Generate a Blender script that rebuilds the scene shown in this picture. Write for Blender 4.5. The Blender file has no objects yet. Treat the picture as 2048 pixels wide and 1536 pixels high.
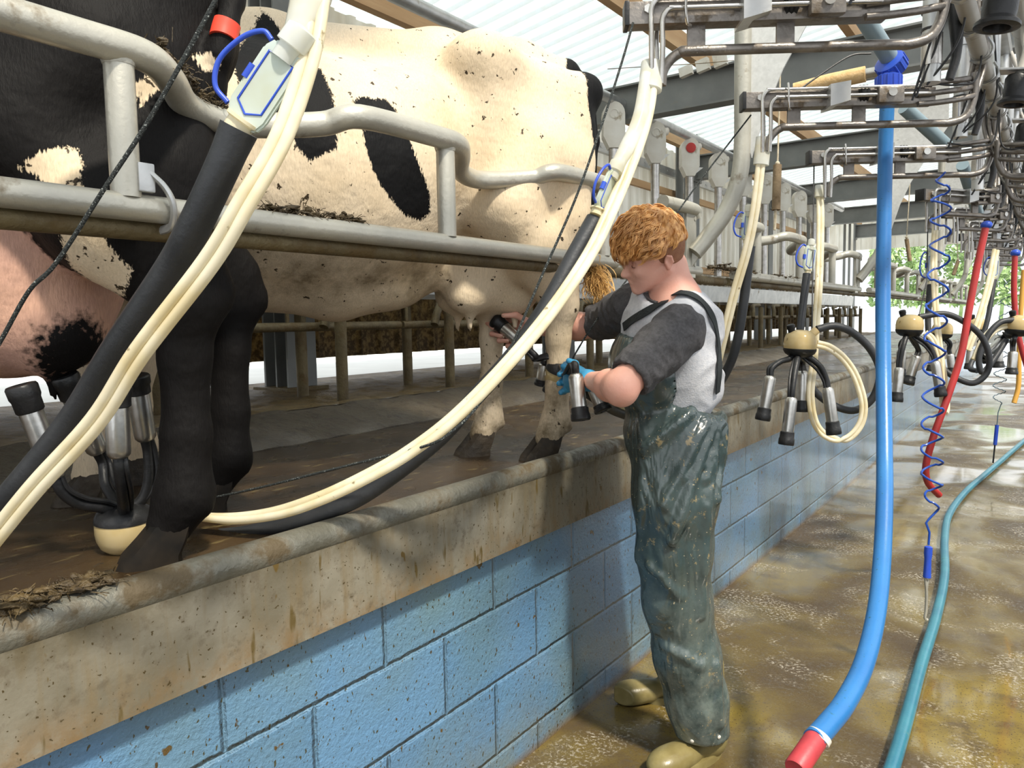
import bpy, bmesh, math, random
import numpy as np
from mathutils import Vector, Matrix, noise as mnoise
from mathutils.bvhtree import BVHTree
random.seed(7); RNG = np.random.RandomState(5)
SC = bpy.context.scene; COL = SC.collection
V = Vector
# ------------------------------------------------------------------ camera
CF, CPSI, CTH, CRO = 1522.0, .618329, .0831088, -.0172437
CAM = V((1.319, 0, 1.386))
_F = V((-math.sin(CPSI)*math.cos(CTH), math.cos(CPSI)*math.cos(CTH), -math.sin(CTH)))
_R0 = V((math.cos(CPSI), math.sin(CPSI), 0)); _U0 = _R0.cross(_F)
_R = _R0*math.cos(CRO)+_U0*math.sin(CRO); _U = -_R0*math.sin(CRO)+_U0*math.cos(CRO)
def ray(px, py): return _F+_R*((px-1024)/CF)-_U*((py-768)/CF)
def P(px, py, d): return CAM+ray(px, py)*d            # a surveyed point: bearing from the tripod and distance
def PL(pts): return [P(*p) for p in pts]
def onx(px, py, x):
    r = ray(px, py); return CAM+r*((x-CAM.x)/r.x)
def onz(px, py, z):
    r = ray(px, py); return CAM+r*((z-CAM.z)/r.z)
cam = bpy.data.objects.new('camera', bpy.data.cameras.new('camera')); COL.objects.link(cam)
cam.data.sensor_width = 36; cam.data.lens = CF/2048*36; cam.data.clip_start = .02; cam.data.clip_end = 300
cam.matrix_world = Matrix(((_R.x, _U.x, -_F.x, CAM.x), (_R.y, _U.y, -_F.y, CAM.y), (_R.z, _U.z, -_F.z, CAM.z), (0, 0, 0, 1)))
SC.camera = cam
# ------------------------------------------------------------------ materials
class NT:
    def __init__(s, m): s.t = m.node_tree; s.n = s.t.nodes; s.l = s.t.links
    def __call__(s, typ, **k):
        nd = s.n.new('ShaderNode'+typ)
        for a, b in k.items():
            if a.startswith('i_'):
                key = a[2:]; key = int(key) if key.isdigit() else key
                s.put(nd.inputs[key], b)
            else: setattr(nd, a, b)
        return nd
    def put(s, inp, v):
        if hasattr(v, 'is_output') or isinstance(v, bpy.types.NodeSocket): s.l.new(v, inp)
        else:
            if isinstance(v, (tuple, list)) and len(v) == 3 and inp.type == 'RGBA': v = (*v, 1)
            inp.default_value = v
    def math(s, op, a, b=0., c=0., clamp=False):
        nd = s.n.new('ShaderNodeMath'); nd.operation = op; nd.use_clamp = clamp
        s.put(nd.inputs[0], a); s.put(nd.inputs[1], b)
        if op in ('MULTIPLY_ADD', 'SMOOTH_MIN'): s.put(nd.inputs[2], c)
        return nd.outputs[0]
    def mix(s, f, a, b):
        nd = s.n.new('ShaderNodeMix'); nd.data_type = 'RGBA'
        s.put(nd.inputs[0], f); s.put(nd.inputs[6], a); s.put(nd.inputs[7], b); return nd.outputs[2]
    def ramp(s, f, lo, hi, a=0., b=1.):
        nd = s.n.new('ShaderNodeMapRange'); nd.clamp = True
        for i, v in enumerate((f, lo, hi, a, b)): s.put(nd.inputs[i], v)
        return nd.outputs[0]
    def noise(s, vec, scale, detail=4., rough=.55, dist=0.):
        nd = s('TexNoise'); s.put(nd.inputs['Vector'], vec); nd.inputs['Scale'].default_value = scale
        nd.inputs['Detail'].default_value = detail; nd.inputs['Roughness'].default_value = rough; nd.inputs['Distortion'].default_value = dist
        return nd.outputs[0]
    def vscale(s, vec, sc, rot=(0, 0, 0)):
        nd = s('Mapping'); s.put(nd.inputs['Vector'], vec); nd.inputs['Scale'].default_value = sc; nd.inputs['Rotation'].default_value = rot
        return nd.outputs[0]
    def coord(s, kind='Object'): return s('TexCoord').outputs[kind]
    def bump(s, h, strength=.3, dist=.01, normal=None):
        nd = s('Bump'); s.put(nd.inputs['Height'], h); nd.inputs['Strength'].default_value = strength; nd.inputs['Distance'].default_value = dist
        if normal is not None: s.put(nd.inputs['Normal'], normal)
        return nd.outputs[0]
def newmat(name):
    m = bpy.data.materials.new(name); m.use_nodes = True; t = NT(m)
    b = t.n['Principled BSDF']; return m, t, b
def M(name, col, rough=.5, metal=0., col2=None, ns=6., dirt=None, damt=.5, ds=9., bump=0., bs=40., stretch=(1, 1, 1), trans=0., ior=1.45, coat=0., spec=None, sss=0., specks=None, speck=.62, ss=60., sss_rad=.01):
    m, t, b = newmat(name); c = t.coord()
    if stretch != (1, 1, 1): c = t.vscale(c, stretch)
    base = (*col, 1)
    if col2: base = t.mix(t.ramp(t.noise(c, ns, 5), .35, .65), base, (*col2, 1))
    r = rough
    if dirt:
        dm = t.ramp(t.noise(c, ds, 6, .65), damt, damt+.12)
        base = t.mix(dm, base, (*dirt, 1)); r = t.ramp(dm, 0, 1, rough, max(rough, .7))
        if metal: t.put(b.inputs['Metallic'], t.ramp(dm, 0, 1, metal, 0.)); metal = None
    if specks:
        base = t.mix(t.ramp(t.noise(t.coord(), ss, 3, .6), speck, speck+.05), base, (*specks, 1))
    t.put(b.inputs['Base Color'], base); t.put(b.inputs['Roughness'], r)
    if metal is not None: b.inputs['Metallic'].default_value = metal
    if bump: t.put(b.inputs['Normal'], t.bump(t.noise(c, bs, 5), bump, .01))
    b.inputs['Transmission Weight'].default_value = trans; b.inputs['IOR'].default_value = ior
    b.inputs['Coat Weight'].default_value = coat; b.inputs['Coat Roughness'].default_value = .12
    if spec is not None: b.inputs['Specular IOR Level'].default_value = spec
    if sss: b.inputs['Subsurface Weight'].default_value = sss; b.inputs['Subsurface Scale'].default_value = sss_rad; b.inputs['Subsurface Radius'].default_value = (1, .5, .35)
    return m
DUNG = (.10, .065, .022)
MT = dict(
 galv=M('galvanised pipe', (.38, .37, .325), .40, .5, (.50, .48, .41), 5, DUNG, .60, 7, .15, 60),
 galvclean=M('galvanised steel', (.42, .43, .43), .38, .75, (.56, .56, .55), 9, (.25, .2, .12), .63, 10, .1, 60),
 beam=M('grey painted beam', (.16, .165, .16), .5, .3, (.21, .215, .205), 3, (.2, .19, .16), .66, 5, .1, 30),
 armsteel=M('weathered stainless', (.17, .155, .14), .40, .8, (.27, .245, .22), 12, (.11, .08, .05), .56, 14, .2, 80),
 stainless=M('stainless steel', (.55, .53, .50), .24, .95, (.42, .40, .37), 20, (.25, .2, .14), .68, 30, .05, 90),
 cupsteel=M('brushed cup steel', (.62, .61, .58), .3, .95, (.48, .46, .42), 30, (.3, .26, .2), .70, 40, .04, 90),
 rubber=M('black rubber', (.007, .0075, .008), .42, 0, (.016, .016, .017), 15, (.2, .18, .14), .74, 30, .15, 90),
 sleeve=M('grey black rubber hose', (.016, .018, .021), .48, 0, (.030, .032, .036), 8, (.35, .34, .3), .76, 35, .1, 120),
 cord=M('flecked black cord', (.02, .025, .025), .7, 0, None, 5, None, .5, 9, .8, 400, specks=(.35, .38, .36), speck=.60, ss=330),
 whitecord=M('cream cord', (.62, .55, .42), .8, 0, (.45, .38, .26), 60, bump=.5, bs=300),
 wood=M('timber purlin', (.42, .25, .12), .7, 0, (.55, .36, .19), 6, (.16, .09, .05), .62, 5, .3, 40, (1, .12, 1)),
 peg=M('old wooden peg', (.30, .22, .13), .8, 0, (.2, .14, .08), 20, DUNG, .6, 14, .4, 80),
 white=M('white plastic', (.72, .70, .64), .45, 0, (.62, .58, .5), 6, (.32, .26, .16), .6, 7, .05),
 red=M('red plastic', (.5, .035, .03), .4), redhose=M('red rubber hose', (.42, .03, .028), .42, 0, (.3, .03, .03), 10, DUNG, .68, 14),
 rednoz=M('red rubber nozzle', (.48, .05, .06), .45, 0, (.36, .04, .05), 18, (.2, .15, .1), .7, 30, .1),
 bluehose=M('blue hose', (.022, .135, .37), .34, 0, (.03, .17, .42), 5, (.03, .2, .22), .66, 30, .05, 80, specks=(.02, .10, .13), speck=.66, ss=120),
 tealhose=M('teal hose', (.025, .14, .21), .28, 0, (.04, .19, .25), 7, (.10, .20, .18), .6, 22, .08, 80),
 blueplastic=M('blue plastic', (.02, .055, .42), .35, 0, (.03, .09, .5), 10), bluecoil=M('blue coil tube', (.012, .06, .33), .3),
 greycoil=M('grey blue coil tube', (.05, .09, .12), .4), yellowhose=M('yellow hose', (.6, .32, .06), .5),
 conduit=M('grey conduit', (.36, .34, .30), .5, 0, (.42, .40, .36), 8, (.2, .17, .12), .62, 12), greypvc=M('grey blue pipe', (.20, .27, .31), .4),
 cork=M('chipboard insulation', (.55, .36, .16), .9, 0, (.66, .46, .24), 40, bump=.4, bs=90),
 gusset=M('spangled galvanised plate', (.62, .62, .60), .5, .3, (.72, .72, .70), 50, (.36, .36, .34), .62, 45),
 hoof=M('hoof horn', (.022, .017, .012), .6, 0, (.055, .040, .024), 18, (.03, .02, .01), .5, 14, .5, 50),
 dung=M('caked dung', (.035, .023, .010), .5, 0, (.11, .075, .03), 14, (.03, .02, .01), .55, 22, 1., 70),
 rust=M('dirty galvanised rail', (.085, .062, .030), .55, .3, (.16, .125, .062), 7, DUNG, .5, 9, .5, 60),
 brass=M('screw', (.6, .6, .55), .3, .9),
 cladding=None,
)
def translucent(name, col, tw=.45, rough=.35, dirt=None, warm=1.):
    m, t, b = newmat(name); c = t.coord()
    base = (*col, 1)
    base = t.mix(t.ramp(t.noise(c, 14, 3), .4, .7), base, (col[0]*(1-.1*warm), col[1]*(1-.16*warm), col[2]*(1-.32*warm), 1))
    if dirt: base = t.mix(t.ramp(t.noise(c, 35, 4), .68, .74), base, (*dirt, 1))
    t.put(b.inputs['Base Color'], base); b.inputs['Roughness'].default_value = rough
    tr = t('BsdfTranslucent'); t.put(tr.inputs[0], base); mx = t('MixShader'); mx.inputs[0].default_value = tw
    t.l.new(b.outputs[0], mx.inputs[1]); t.l.new(tr.outputs[0], mx.inputs[2]); t.l.new(mx.outputs[0], t.n['Material Output'].inputs[0])
    return m
MT['tube'] = translucent('milky tube', (.92, .86, .68), .35, .25, (.35, .28, .15))
MT['silicone'] = translucent('clear silicone', (.80, .82, .80), .5, .15)
MT['valve'] = translucent('clear valve plastic', (.72, .80, .76), .45, .12)
MT['claw'] = translucent('amber claw plastic', (.72, .58, .32), .35, .15, (.3, .2, .08))
MT['roof'] = translucent('roof sheeting', (.85, .89, .90), .76, .6, None, .15)
# ------------------------------------------------------------------ mesh helpers
def put(name, bm, mat, parent=None, loc=None, smooth=True):
    """link a bmesh (world coordinates) as one object; origin at loc or at the parent's spot"""
    me = bpy.data.meshes.new(name)
    if parent is not None: L = V(parent['_o'])
    else: L = V(loc) if loc is not None else V((0, 0, 0))
    bmesh.ops.transform(bm, matrix=Matrix.Translation(-L), verts=bm.verts)
    bmesh.ops.recalc_face_normals(bm, faces=bm.faces)
    bm.to_mesh(me); bm.free()
    if smooth:
        me.polygons.foreach_set('use_smooth', [True]*len(me.polygons))
        try: me.set_sharp_from_angle(angle=math.radians(40))
        except Exception: pass
    for x in (mat if isinstance(mat, list) else [mat]): me.materials.append(x)
    o = bpy.data.objects.new(name, me); COL.objects.link(o)
    if parent is not None:
        o.parent = parent
        if parent.type == 'MESH' or True: o.location = (0, 0, 0)
        o['_o'] = tuple(L)
    else: o.location = L; o['_o'] = tuple(L)
    return o
def tag(o, label=None, cat=None, group=None, kind=None):
    if label: o['label'] = label
    if cat: o['category'] = cat
    if group: o['group'] = group
    if kind: o['kind'] = kind
    return o
def thing(name, label, cat, loc, group=None):
    o = bpy.data.objects.new(name, None); COL.objects.link(o); o.location = V(loc); o['_o'] = tuple(V(loc)); o.empty_display_size = .05
    return tag(o, label, cat, group)
def struct(name, bm, mat, label, smooth=False):
    return tag(put(name, bm, mat, None, None, smooth), label, name.split('_')[0].split('.')[0], None, 'structure')
def catmull(pts, n=8, closed=False):
    pts = [V(p) for p in pts]; out = []
    if len(pts) < 3:
        return [pts[0].lerp(pts[-1], i/n) for i in range(n+1)] if n > 1 else pts
    N = len(pts)
    for i in range(N if closed else N-1):
        p1, p2 = pts[i], pts[(i+1) % N]
        p0 = pts[(i-1) % N] if (closed or i > 0) else p1*2-p2
        p3 = pts[(i+2) % N] if (closed or i+2 < N) else p2*2-p1
        for j in range(n):
            t = j/n
            out.append(.5*((2*p1)+(p2-p0)*t+(2*p0-5*p1+4*p2-p3)*t*t+(-p0+3*p1-3*p2+p3)*t**3))
    if not closed: out.append(pts[-1])
    return out
def lerplist(a, n):
    if not isinstance(a, (list, tuple)): return [a]*n
    return [float(np.interp(i/(n-1)*(len(a)-1), range(len(a)), a)) for i in range(n)]
def tube(bm, path, r, sides=12, cap=True, side=None, off=0., flat=1.):
    """sweep a circle along path; side: reference vector; off: shift along it; flat: squash along the other axis"""
    path = [V(p) for p in path]; n = len(path); rs = lerplist(r, n); rings = []
    t0 = (path[1]-path[0]).normalized(); nr = side.copy() if side is not None else (V((0, 0, 1)) if abs(t0.z) < .9 else V((1, 0, 0)))
    nr = (nr-t0*nr.dot(t0)).normalized()
    for i, p in enumerate(path):
        t = (path[min(i+1, n-1)]-path[max(i-1, 0)]).normalized()
        if side is not None: nr = side-t*side.dot(t)
        else: nr = nr-t*nr.dot(t)
        if nr.length < 1e-6: nr = t.orthogonal()
        nr.normalize(); bi = t.cross(nr)
        c = p+nr*off
        rings.append([bm.verts.new(c+nr*(math.cos(a)*rs[i])+bi*(math.sin(a)*rs[i]*flat)) for a in (2*math.pi*k/sides for k in range(sides))])
    for a, b in zip(rings, rings[1:]):
        for k in range(sides): bm.faces.new((a[k], a[(k+1) % sides], b[(k+1) % sides], b[k]))
    if cap: bm.faces.new(rings[0][::-1]); bm.faces.new(rings[-1])
    return bm
def box(bm, c, s, rot=None, bev=0.):
    c = V(c); q = bmesh.ops.create_cube(bm, size=1.)['verts']; m = Matrix.Diagonal((*s, 1))
    if rot is not None: m = (rot.to_4x4() if len(rot.row) == 3 else rot)@m
    bmesh.ops.transform(bm, matrix=Matrix.Translation(c)@m, verts=q)
    if bev:
        e = list({e for v in q for e in v.link_edges}); bmesh.ops.bevel(bm, geom=e, offset=bev, segments=2, affect='EDGES', profile=.6)
    return bm
def barbox(bm, a, b, w, h, up=V((0, 0, 1)), bev=0.):
    a = V(a); b = V(b); d = (b-a); L = d.length; d.normalize(); s = d.cross(up)
    if s.length < 1e-4: s = V((1, 0, 0))
    s.normalize(); u = s.cross(d)
    rot = Matrix((d, s, u)).transposed()
    return box(bm, (a+b)/2, (L, w, h), rot, bev)
def lathe(bm, prof, base, axis=V((0, 0, 1)), sides=24, cap=True):
    """prof: list of (r, h) along axis from base"""
    base = V(base); ax = V(axis).normalized(); n = ax.orthogonal().normalized(); b = ax.cross(n); rings = []
    for r, h in prof:
        r = max(r, 1e-4)
        rings.append([bm.verts.new(base+ax*h+(n*math.cos(2*math.pi*k/sides)+b*math.sin(2*math.pi*k/sides))*r) for k in range(sides)])
    for p, q in zip(rings, rings[1:]):
        for k in range(sides): bm.faces.new((p[k], p[(k+1) % sides], q[(k+1) % sides], q[k]))
    if cap: bm.faces.new(rings[0][::-1]); bm.faces.new(rings[-1])
    return bm
def prism(bm, poly, ext):
    """extrude a planar polygon (3D points) by vector ext"""
    a = [bm.verts.new(V(p)) for p in poly]; b = [bm.verts.new(V(p)+V(ext)) for p in poly]; n = len(a)
    bm.faces.new(a[::-1]); bm.faces.new(b)
    for k in range(n): bm.faces.new((a[k], a[(k+1) % n], b[(k+1) % n], b[k]))
    return bm
def B(): return bmesh.new()
def ball(bm, c, r, sc=(1, 1, 1), rot=None, u=16, v=10):
    q = bmesh.ops.create_uvsphere(bm, u_segments=u, v_segments=v, radius=1)['verts']; m = Matrix.Diagonal((r*sc[0], r*sc[1], r*sc[2], 1))
    if rot is not None: m = rot.to_4x4()@m
    bmesh.ops.transform(bm, matrix=Matrix.Translation(V(c))@m, verts=q); return bm
def copyobj(o, parent=None):
    c = o.copy(); COL.objects.link(c); c.parent = parent
    for ch in [x for x in bpy.data.objects if x.parent == o]: copyobj(ch, c)
    return c
# ------------------------------------------------------------------ implicit surfaces -> one continuous mesh
class Field:
    def __init__(s, lo, hi, h):
        s.lo = np.array(lo, float); s.h = h; s.n = (np.ceil((np.array(hi)-s.lo)/h).astype(int)+1)
        s.v = np.full(s.n, 1., np.float32)
        s.ax = [s.lo[i]+h*np.arange(s.n[i]) for i in range(3)]
    def _sub(s, lo, hi):
        a = np.maximum(np.floor((np.array(lo)-s.lo)/s.h).astype(int), 0); b = np.minimum(np.ceil((np.array(hi)-s.lo)/s.h).astype(int)+1, s.n)
        if (b <= a).any(): return None
        sl = tuple(slice(a[i], b[i]) for i in range(3))
        X = s.ax[0][sl[0]][:, None, None]; Y = s.ax[1][sl[1]][None, :, None]; Z = s.ax[2][sl[2]][None, None, :]
        return sl, X, Y, Z
    def _comb(s, sl, d, k, mode):
        v = s.v[sl]; d = d.astype(np.float32)
        if mode == 'sub':
            h = np.clip(.5+.5*(v+d)/-k if False else .5-.5*(v+d)/k, 0, 1); s.v[sl] = v*(1-h)+(-d)*h+k*h*(1-h)
        else:
            h = np.clip(.5+.5*(v-d)/k, 0, 1); s.v[sl] = v*(1-h)+d*h-k*h*(1-h)
    def cap(s, p0, p1, r0, r1=None, k=.02, mode='add'):
        r1 = r0 if r1 is None else r1; p0 = np.array(p0, float); p1 = np.array(p1, float); R = max(r0, r1)+k+3*s.h
        q = s._sub(np.minimum(p0, p1)-R, np.maximum(p0, p1)+R)
        if q is None: return s
        sl, X, Y, Z = q; d = p1-p0; L2 = max(d@d, 1e-9)
        ax, ay, az = X-p0[0], Y-p0[1], Z-p0[2]
        t = np.clip((ax*d[0]+ay*d[1]+az*d[2])/L2, 0, 1)
        D = np.sqrt((ax-t*d[0])**2+(ay-t*d[1])**2+(az-t*d[2])**2)-(r0+(r1-r0)*t)
        s._comb(sl, D, k, mode); return s
    def chain(s, pts, rs, k=.02):
        for i in range(len(pts)-1): s.cap(pts[i], pts[i+1], rs[i], rs[i+1], k)
        return s
    def ell(s, c, r, rot=None, k=.02, mode='add'):
        c = np.array(c, float); r = np.array(r, float); R = r.max()+k+3*s.h
        q = s._sub(c-R, c+R)
        if q is None: return s
        sl, X, Y, Z = q; x, y, z = X-c[0], Y-c[1], Z-c[2]
        if rot is not None:
            m = np.array(rot)  # columns = local axes
            x, y, z = (x*m[0, 0]+y*m[1, 0]+z*m[2, 0], x*m[0, 1]+y*m[1, 1]+z*m[2, 1], x*m[0, 2]+y*m[1, 2]+z*m[2, 2])
        k0 = np.sqrt((x/r[0])**2+(y/r[1])**2+(z/r[2])**2); k1 = np.sqrt((x/r[0]**2)**2+(y/r[1]**2)**2+(z/r[2]**2)**2)+1e-6
        D = np.clip(k0*(k0-1)/k1, -1, 1)
        s._comb(sl, D, k, mode); return s
    def cut(s, point, normal):
        n = np.array(normal, float); n /= np.linalg.norm(n); p = np.array(point, float)
        X, Y, Z = s.ax[0][:, None, None], s.ax[1][None, :, None], s.ax[2][None, None, :]
        D = (X-p[0])*n[0]+(Y-p[1])*n[1]+(Z-p[2])*n[2]
        s.v = np.maximum(s.v, D.astype(np.float32)); return s
    def mesh(s):
        v = s.v; v[0] = v[-1] = 1; v[:, 0] = v[:, -1] = 1; v[:, :, 0] = v[:, :, -1] = 1
        neg = v < 0; n = s.n
        c = np.zeros(n-1, np.int8)
        for i in (0, 1):
            for j in (0, 1):
                for k in (0, 1): c += neg[i:n[0]-1+i, j:n[1]-1+j, k:n[2]-1+k]
        act = np.argwhere((c > 0) & (c < 8)); idx = np.full(n-1, -1, np.int64); idx[tuple(act.T)] = np.arange(len(act))
        acc = np.zeros((len(act), 3)); cnt = np.zeros(len(act)); cs = [(i, j, k) for i in (0, 1) for j in (0, 1) for k in (0, 1)]
        for a in range(8):
            for b in range(a+1, 8):
                A, Bq = np.array(cs[a]), np.array(cs[b])
                if abs(A-Bq).sum() != 1: continue
                va = v[tuple((act+A).T)].astype(float); vb = v[tuple((act+Bq).T)].astype(float); mk = (va < 0) != (vb < 0)
                t = np.where(mk, va/np.where(mk, va-vb, 1), 0)
                acc += np.where(mk[:, None], A+(Bq-A)*t[:, None], 0); cnt += mk
        pos = s.lo+(act+acc/cnt[:, None])*s.h
        faces = []
        for ax in range(3):
            o1, o2 = [(1, 2), (2, 0), (0, 1)][ax]
            lo = [slice(None)]*3; hi = [slice(None)]*3; lo[ax] = slice(0, n[ax]-1); hi[ax] = slice(1, n[ax])
            A = neg[tuple(lo)]; Bq = neg[tuple(hi)]; e = np.argwhere(A != Bq)
            e = e[(e[:, o1] > 0) & (e[:, o2] > 0) & (e[:, o1] < n[o1]-1) & (e[:, o2] < n[o2]-1)]
            sgn = A[tuple(e.T)]
            u = np.zeros(3, int); u[o1] = 1; w = np.zeros(3, int); w[o2] = 1
            q = np.stack([idx[tuple((e-u-w).T)], idx[tuple((e-w).T)], idx[tuple(e.T)], idx[tuple((e-u).T)]], 1)
            q[~sgn] = q[~sgn][:, ::-1]; faces.append(q)
        return pos, np.concatenate(faces)
def relax(pos, faces, it=2, lam=.5):
    n = len(pos)
    for _ in range(it):
        s = np.zeros_like(pos); c = np.zeros(n)
        for a in range(4):
            i, j = faces[:, a], faces[:, (a+1) % 4]
            np.add.at(s, i, pos[j]); np.add.at(s, j, pos[i]); np.add.at(c, i, 1); np.add.at(c, j, 1)
        pos = pos*(1-lam)+lam*s/np.maximum(c, 1)[:, None]
    return pos
def vnormals(pos, faces):
    nf = np.cross(pos[faces[:, 2]]-pos[faces[:, 0]], pos[faces[:, 3]]-pos[faces[:, 1]]); nn = np.zeros_like(pos)
    for a in range(4): np.add.at(nn, faces[:, a], nf)
    return nn/np.maximum(np.linalg.norm(nn, axis=1), 1e-9)[:, None]
def putarr(name, pos, faces, mat, parent=None, loc=None, attrs=None):
    L = np.array(parent['_o'] if parent is not None else (loc if loc is not None else (0, 0, 0)), float)
    me = bpy.data.meshes.new(name); me.vertices.add(len(pos)); me.vertices.foreach_set('co', (pos-L).astype(np.float32).ravel())
    nf = len(faces); me.loops.add(nf*4); me.loops.foreach_set('vertex_index', faces.astype(np.int32).ravel())
    me.polygons.add(nf); me.polygons.foreach_set('loop_start', np.arange(nf, dtype=np.int32)*4)
    try: me.polygons.foreach_set('loop_total', np.full(nf, 4, np.int32))
    except Exception: pass
    me.update(calc_edges=True); me.polygons.foreach_set('use_smooth', np.ones(nf, bool))
    for k, a in (attrs or {}).items():
        at = me.attributes.new(k, 'FLOAT', 'POINT'); at.data.foreach_set('value', np.asarray(a, np.float32))
    me.validate()
    me.materials.append(mat); o = bpy.data.objects.new(name, me); COL.objects.link(o); o['_o'] = tuple(L)
    if parent is not None: o.parent = parent
    else: o.location = L
    return o
def polysd(q, poly):
    """signed distance (positive inside) of 2D points to a polygon"""
    poly = np.array(poly, float); n = len(poly); d = np.full(len(q), 1e9); ins = np.zeros(len(q), bool)
    for i in range(n):
        a = poly[i]; b = poly[(i+1) % n]; e = b-a; w = q-a
        t = np.clip((w@e)/max(e@e, 1e-12), 0, 1); dd = np.linalg.norm(w-t[:, None]*e, axis=1); d = np.minimum(d, dd)
        c = ((a[1] <= q[:, 1]) != (b[1] <= q[:, 1])); x = a[0]+(q[:, 1]-a[1])*(e[0])/(e[1] if abs(e[1]) > 1e-12 else 1e-12)
        ins ^= c & (q[:, 0] < x)
    return np.where(ins, d, -d)
# ================================================================== COWS
ZP = .90   # level of the standing platform
def coat_mat(name, base, spot, pink=(.42, .22, .17), dirtc=(.20, .15, .085), damt=.66, stain=.0):
    m, t, b = newmat(name); c = t.coord()
    def attr(n):
        a = t('Attribute'); a.attribute_name = n; return a.outputs['Fac']
    fur = t.noise(t.vscale(c, (60, 60, 14), (0, .5, 0)), 4, 3, .6)
    big = t.noise(c, 3.2, 4)
    bc = t.mix(t.ramp(big, .35, .7), (*base, 1), (base[0]*.90, base[1]*.84, base[2]*.74, 1))
    bc = t.mix(t.math('MULTIPLY', attr('soil'), t.ramp(t.noise(c, 9, 6, .7), .40, .62)), bc, (*dirtc, 1))
    bc = t.mix(t.ramp(t.noise(c, 38, 3, .6), damt, damt+.03), bc, (.05, .035, .02, 1))
    fz = t.math('MULTIPLY_ADD', t.math('SUBTRACT', fur, .5), .030, attr('spot'))
    fz = t.math('MULTIPLY_ADD', t.math('SUBTRACT', t.noise(c, 60, 3), .5), .012, fz)
    col = t.mix(t.ramp(fz, -.0015, .0025), bc, (*spot, 1))
    pk = t.math('MULTIPLY_ADD', t.math('SUBTRACT', t.noise(c, 70, 3), .5), .03, attr('pink'))
    col = t.mix(t.ramp(pk, -.004, .006), col, t.mix(t.ramp(t.noise(c, 12, 4), .35, .7), (*pink, 1), (pink[0]*1.25, pink[1]*1.25, pink[2]*1.15, 1)))
    col = t.mix(t.ramp(fur, .3, .75, 0, .22), col, (0.0, 0.0, 0.0, 1))
    t.put(b.inputs['Base Color'], col); t.put(b.inputs['Roughness'], .62); t.put(b.inputs['Specular IOR Level'], t.ramp(fz, -.0015, .0025, .2, .12))
    b.inputs['Sheen Weight'].default_value = .0
    n1 = t.bump(fur, .30, .006); n2 = t.bump(t.noise(c, 9, 3), .35, .03, n1); t.put(b.inputs['Normal'], n2)
    return m
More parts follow.
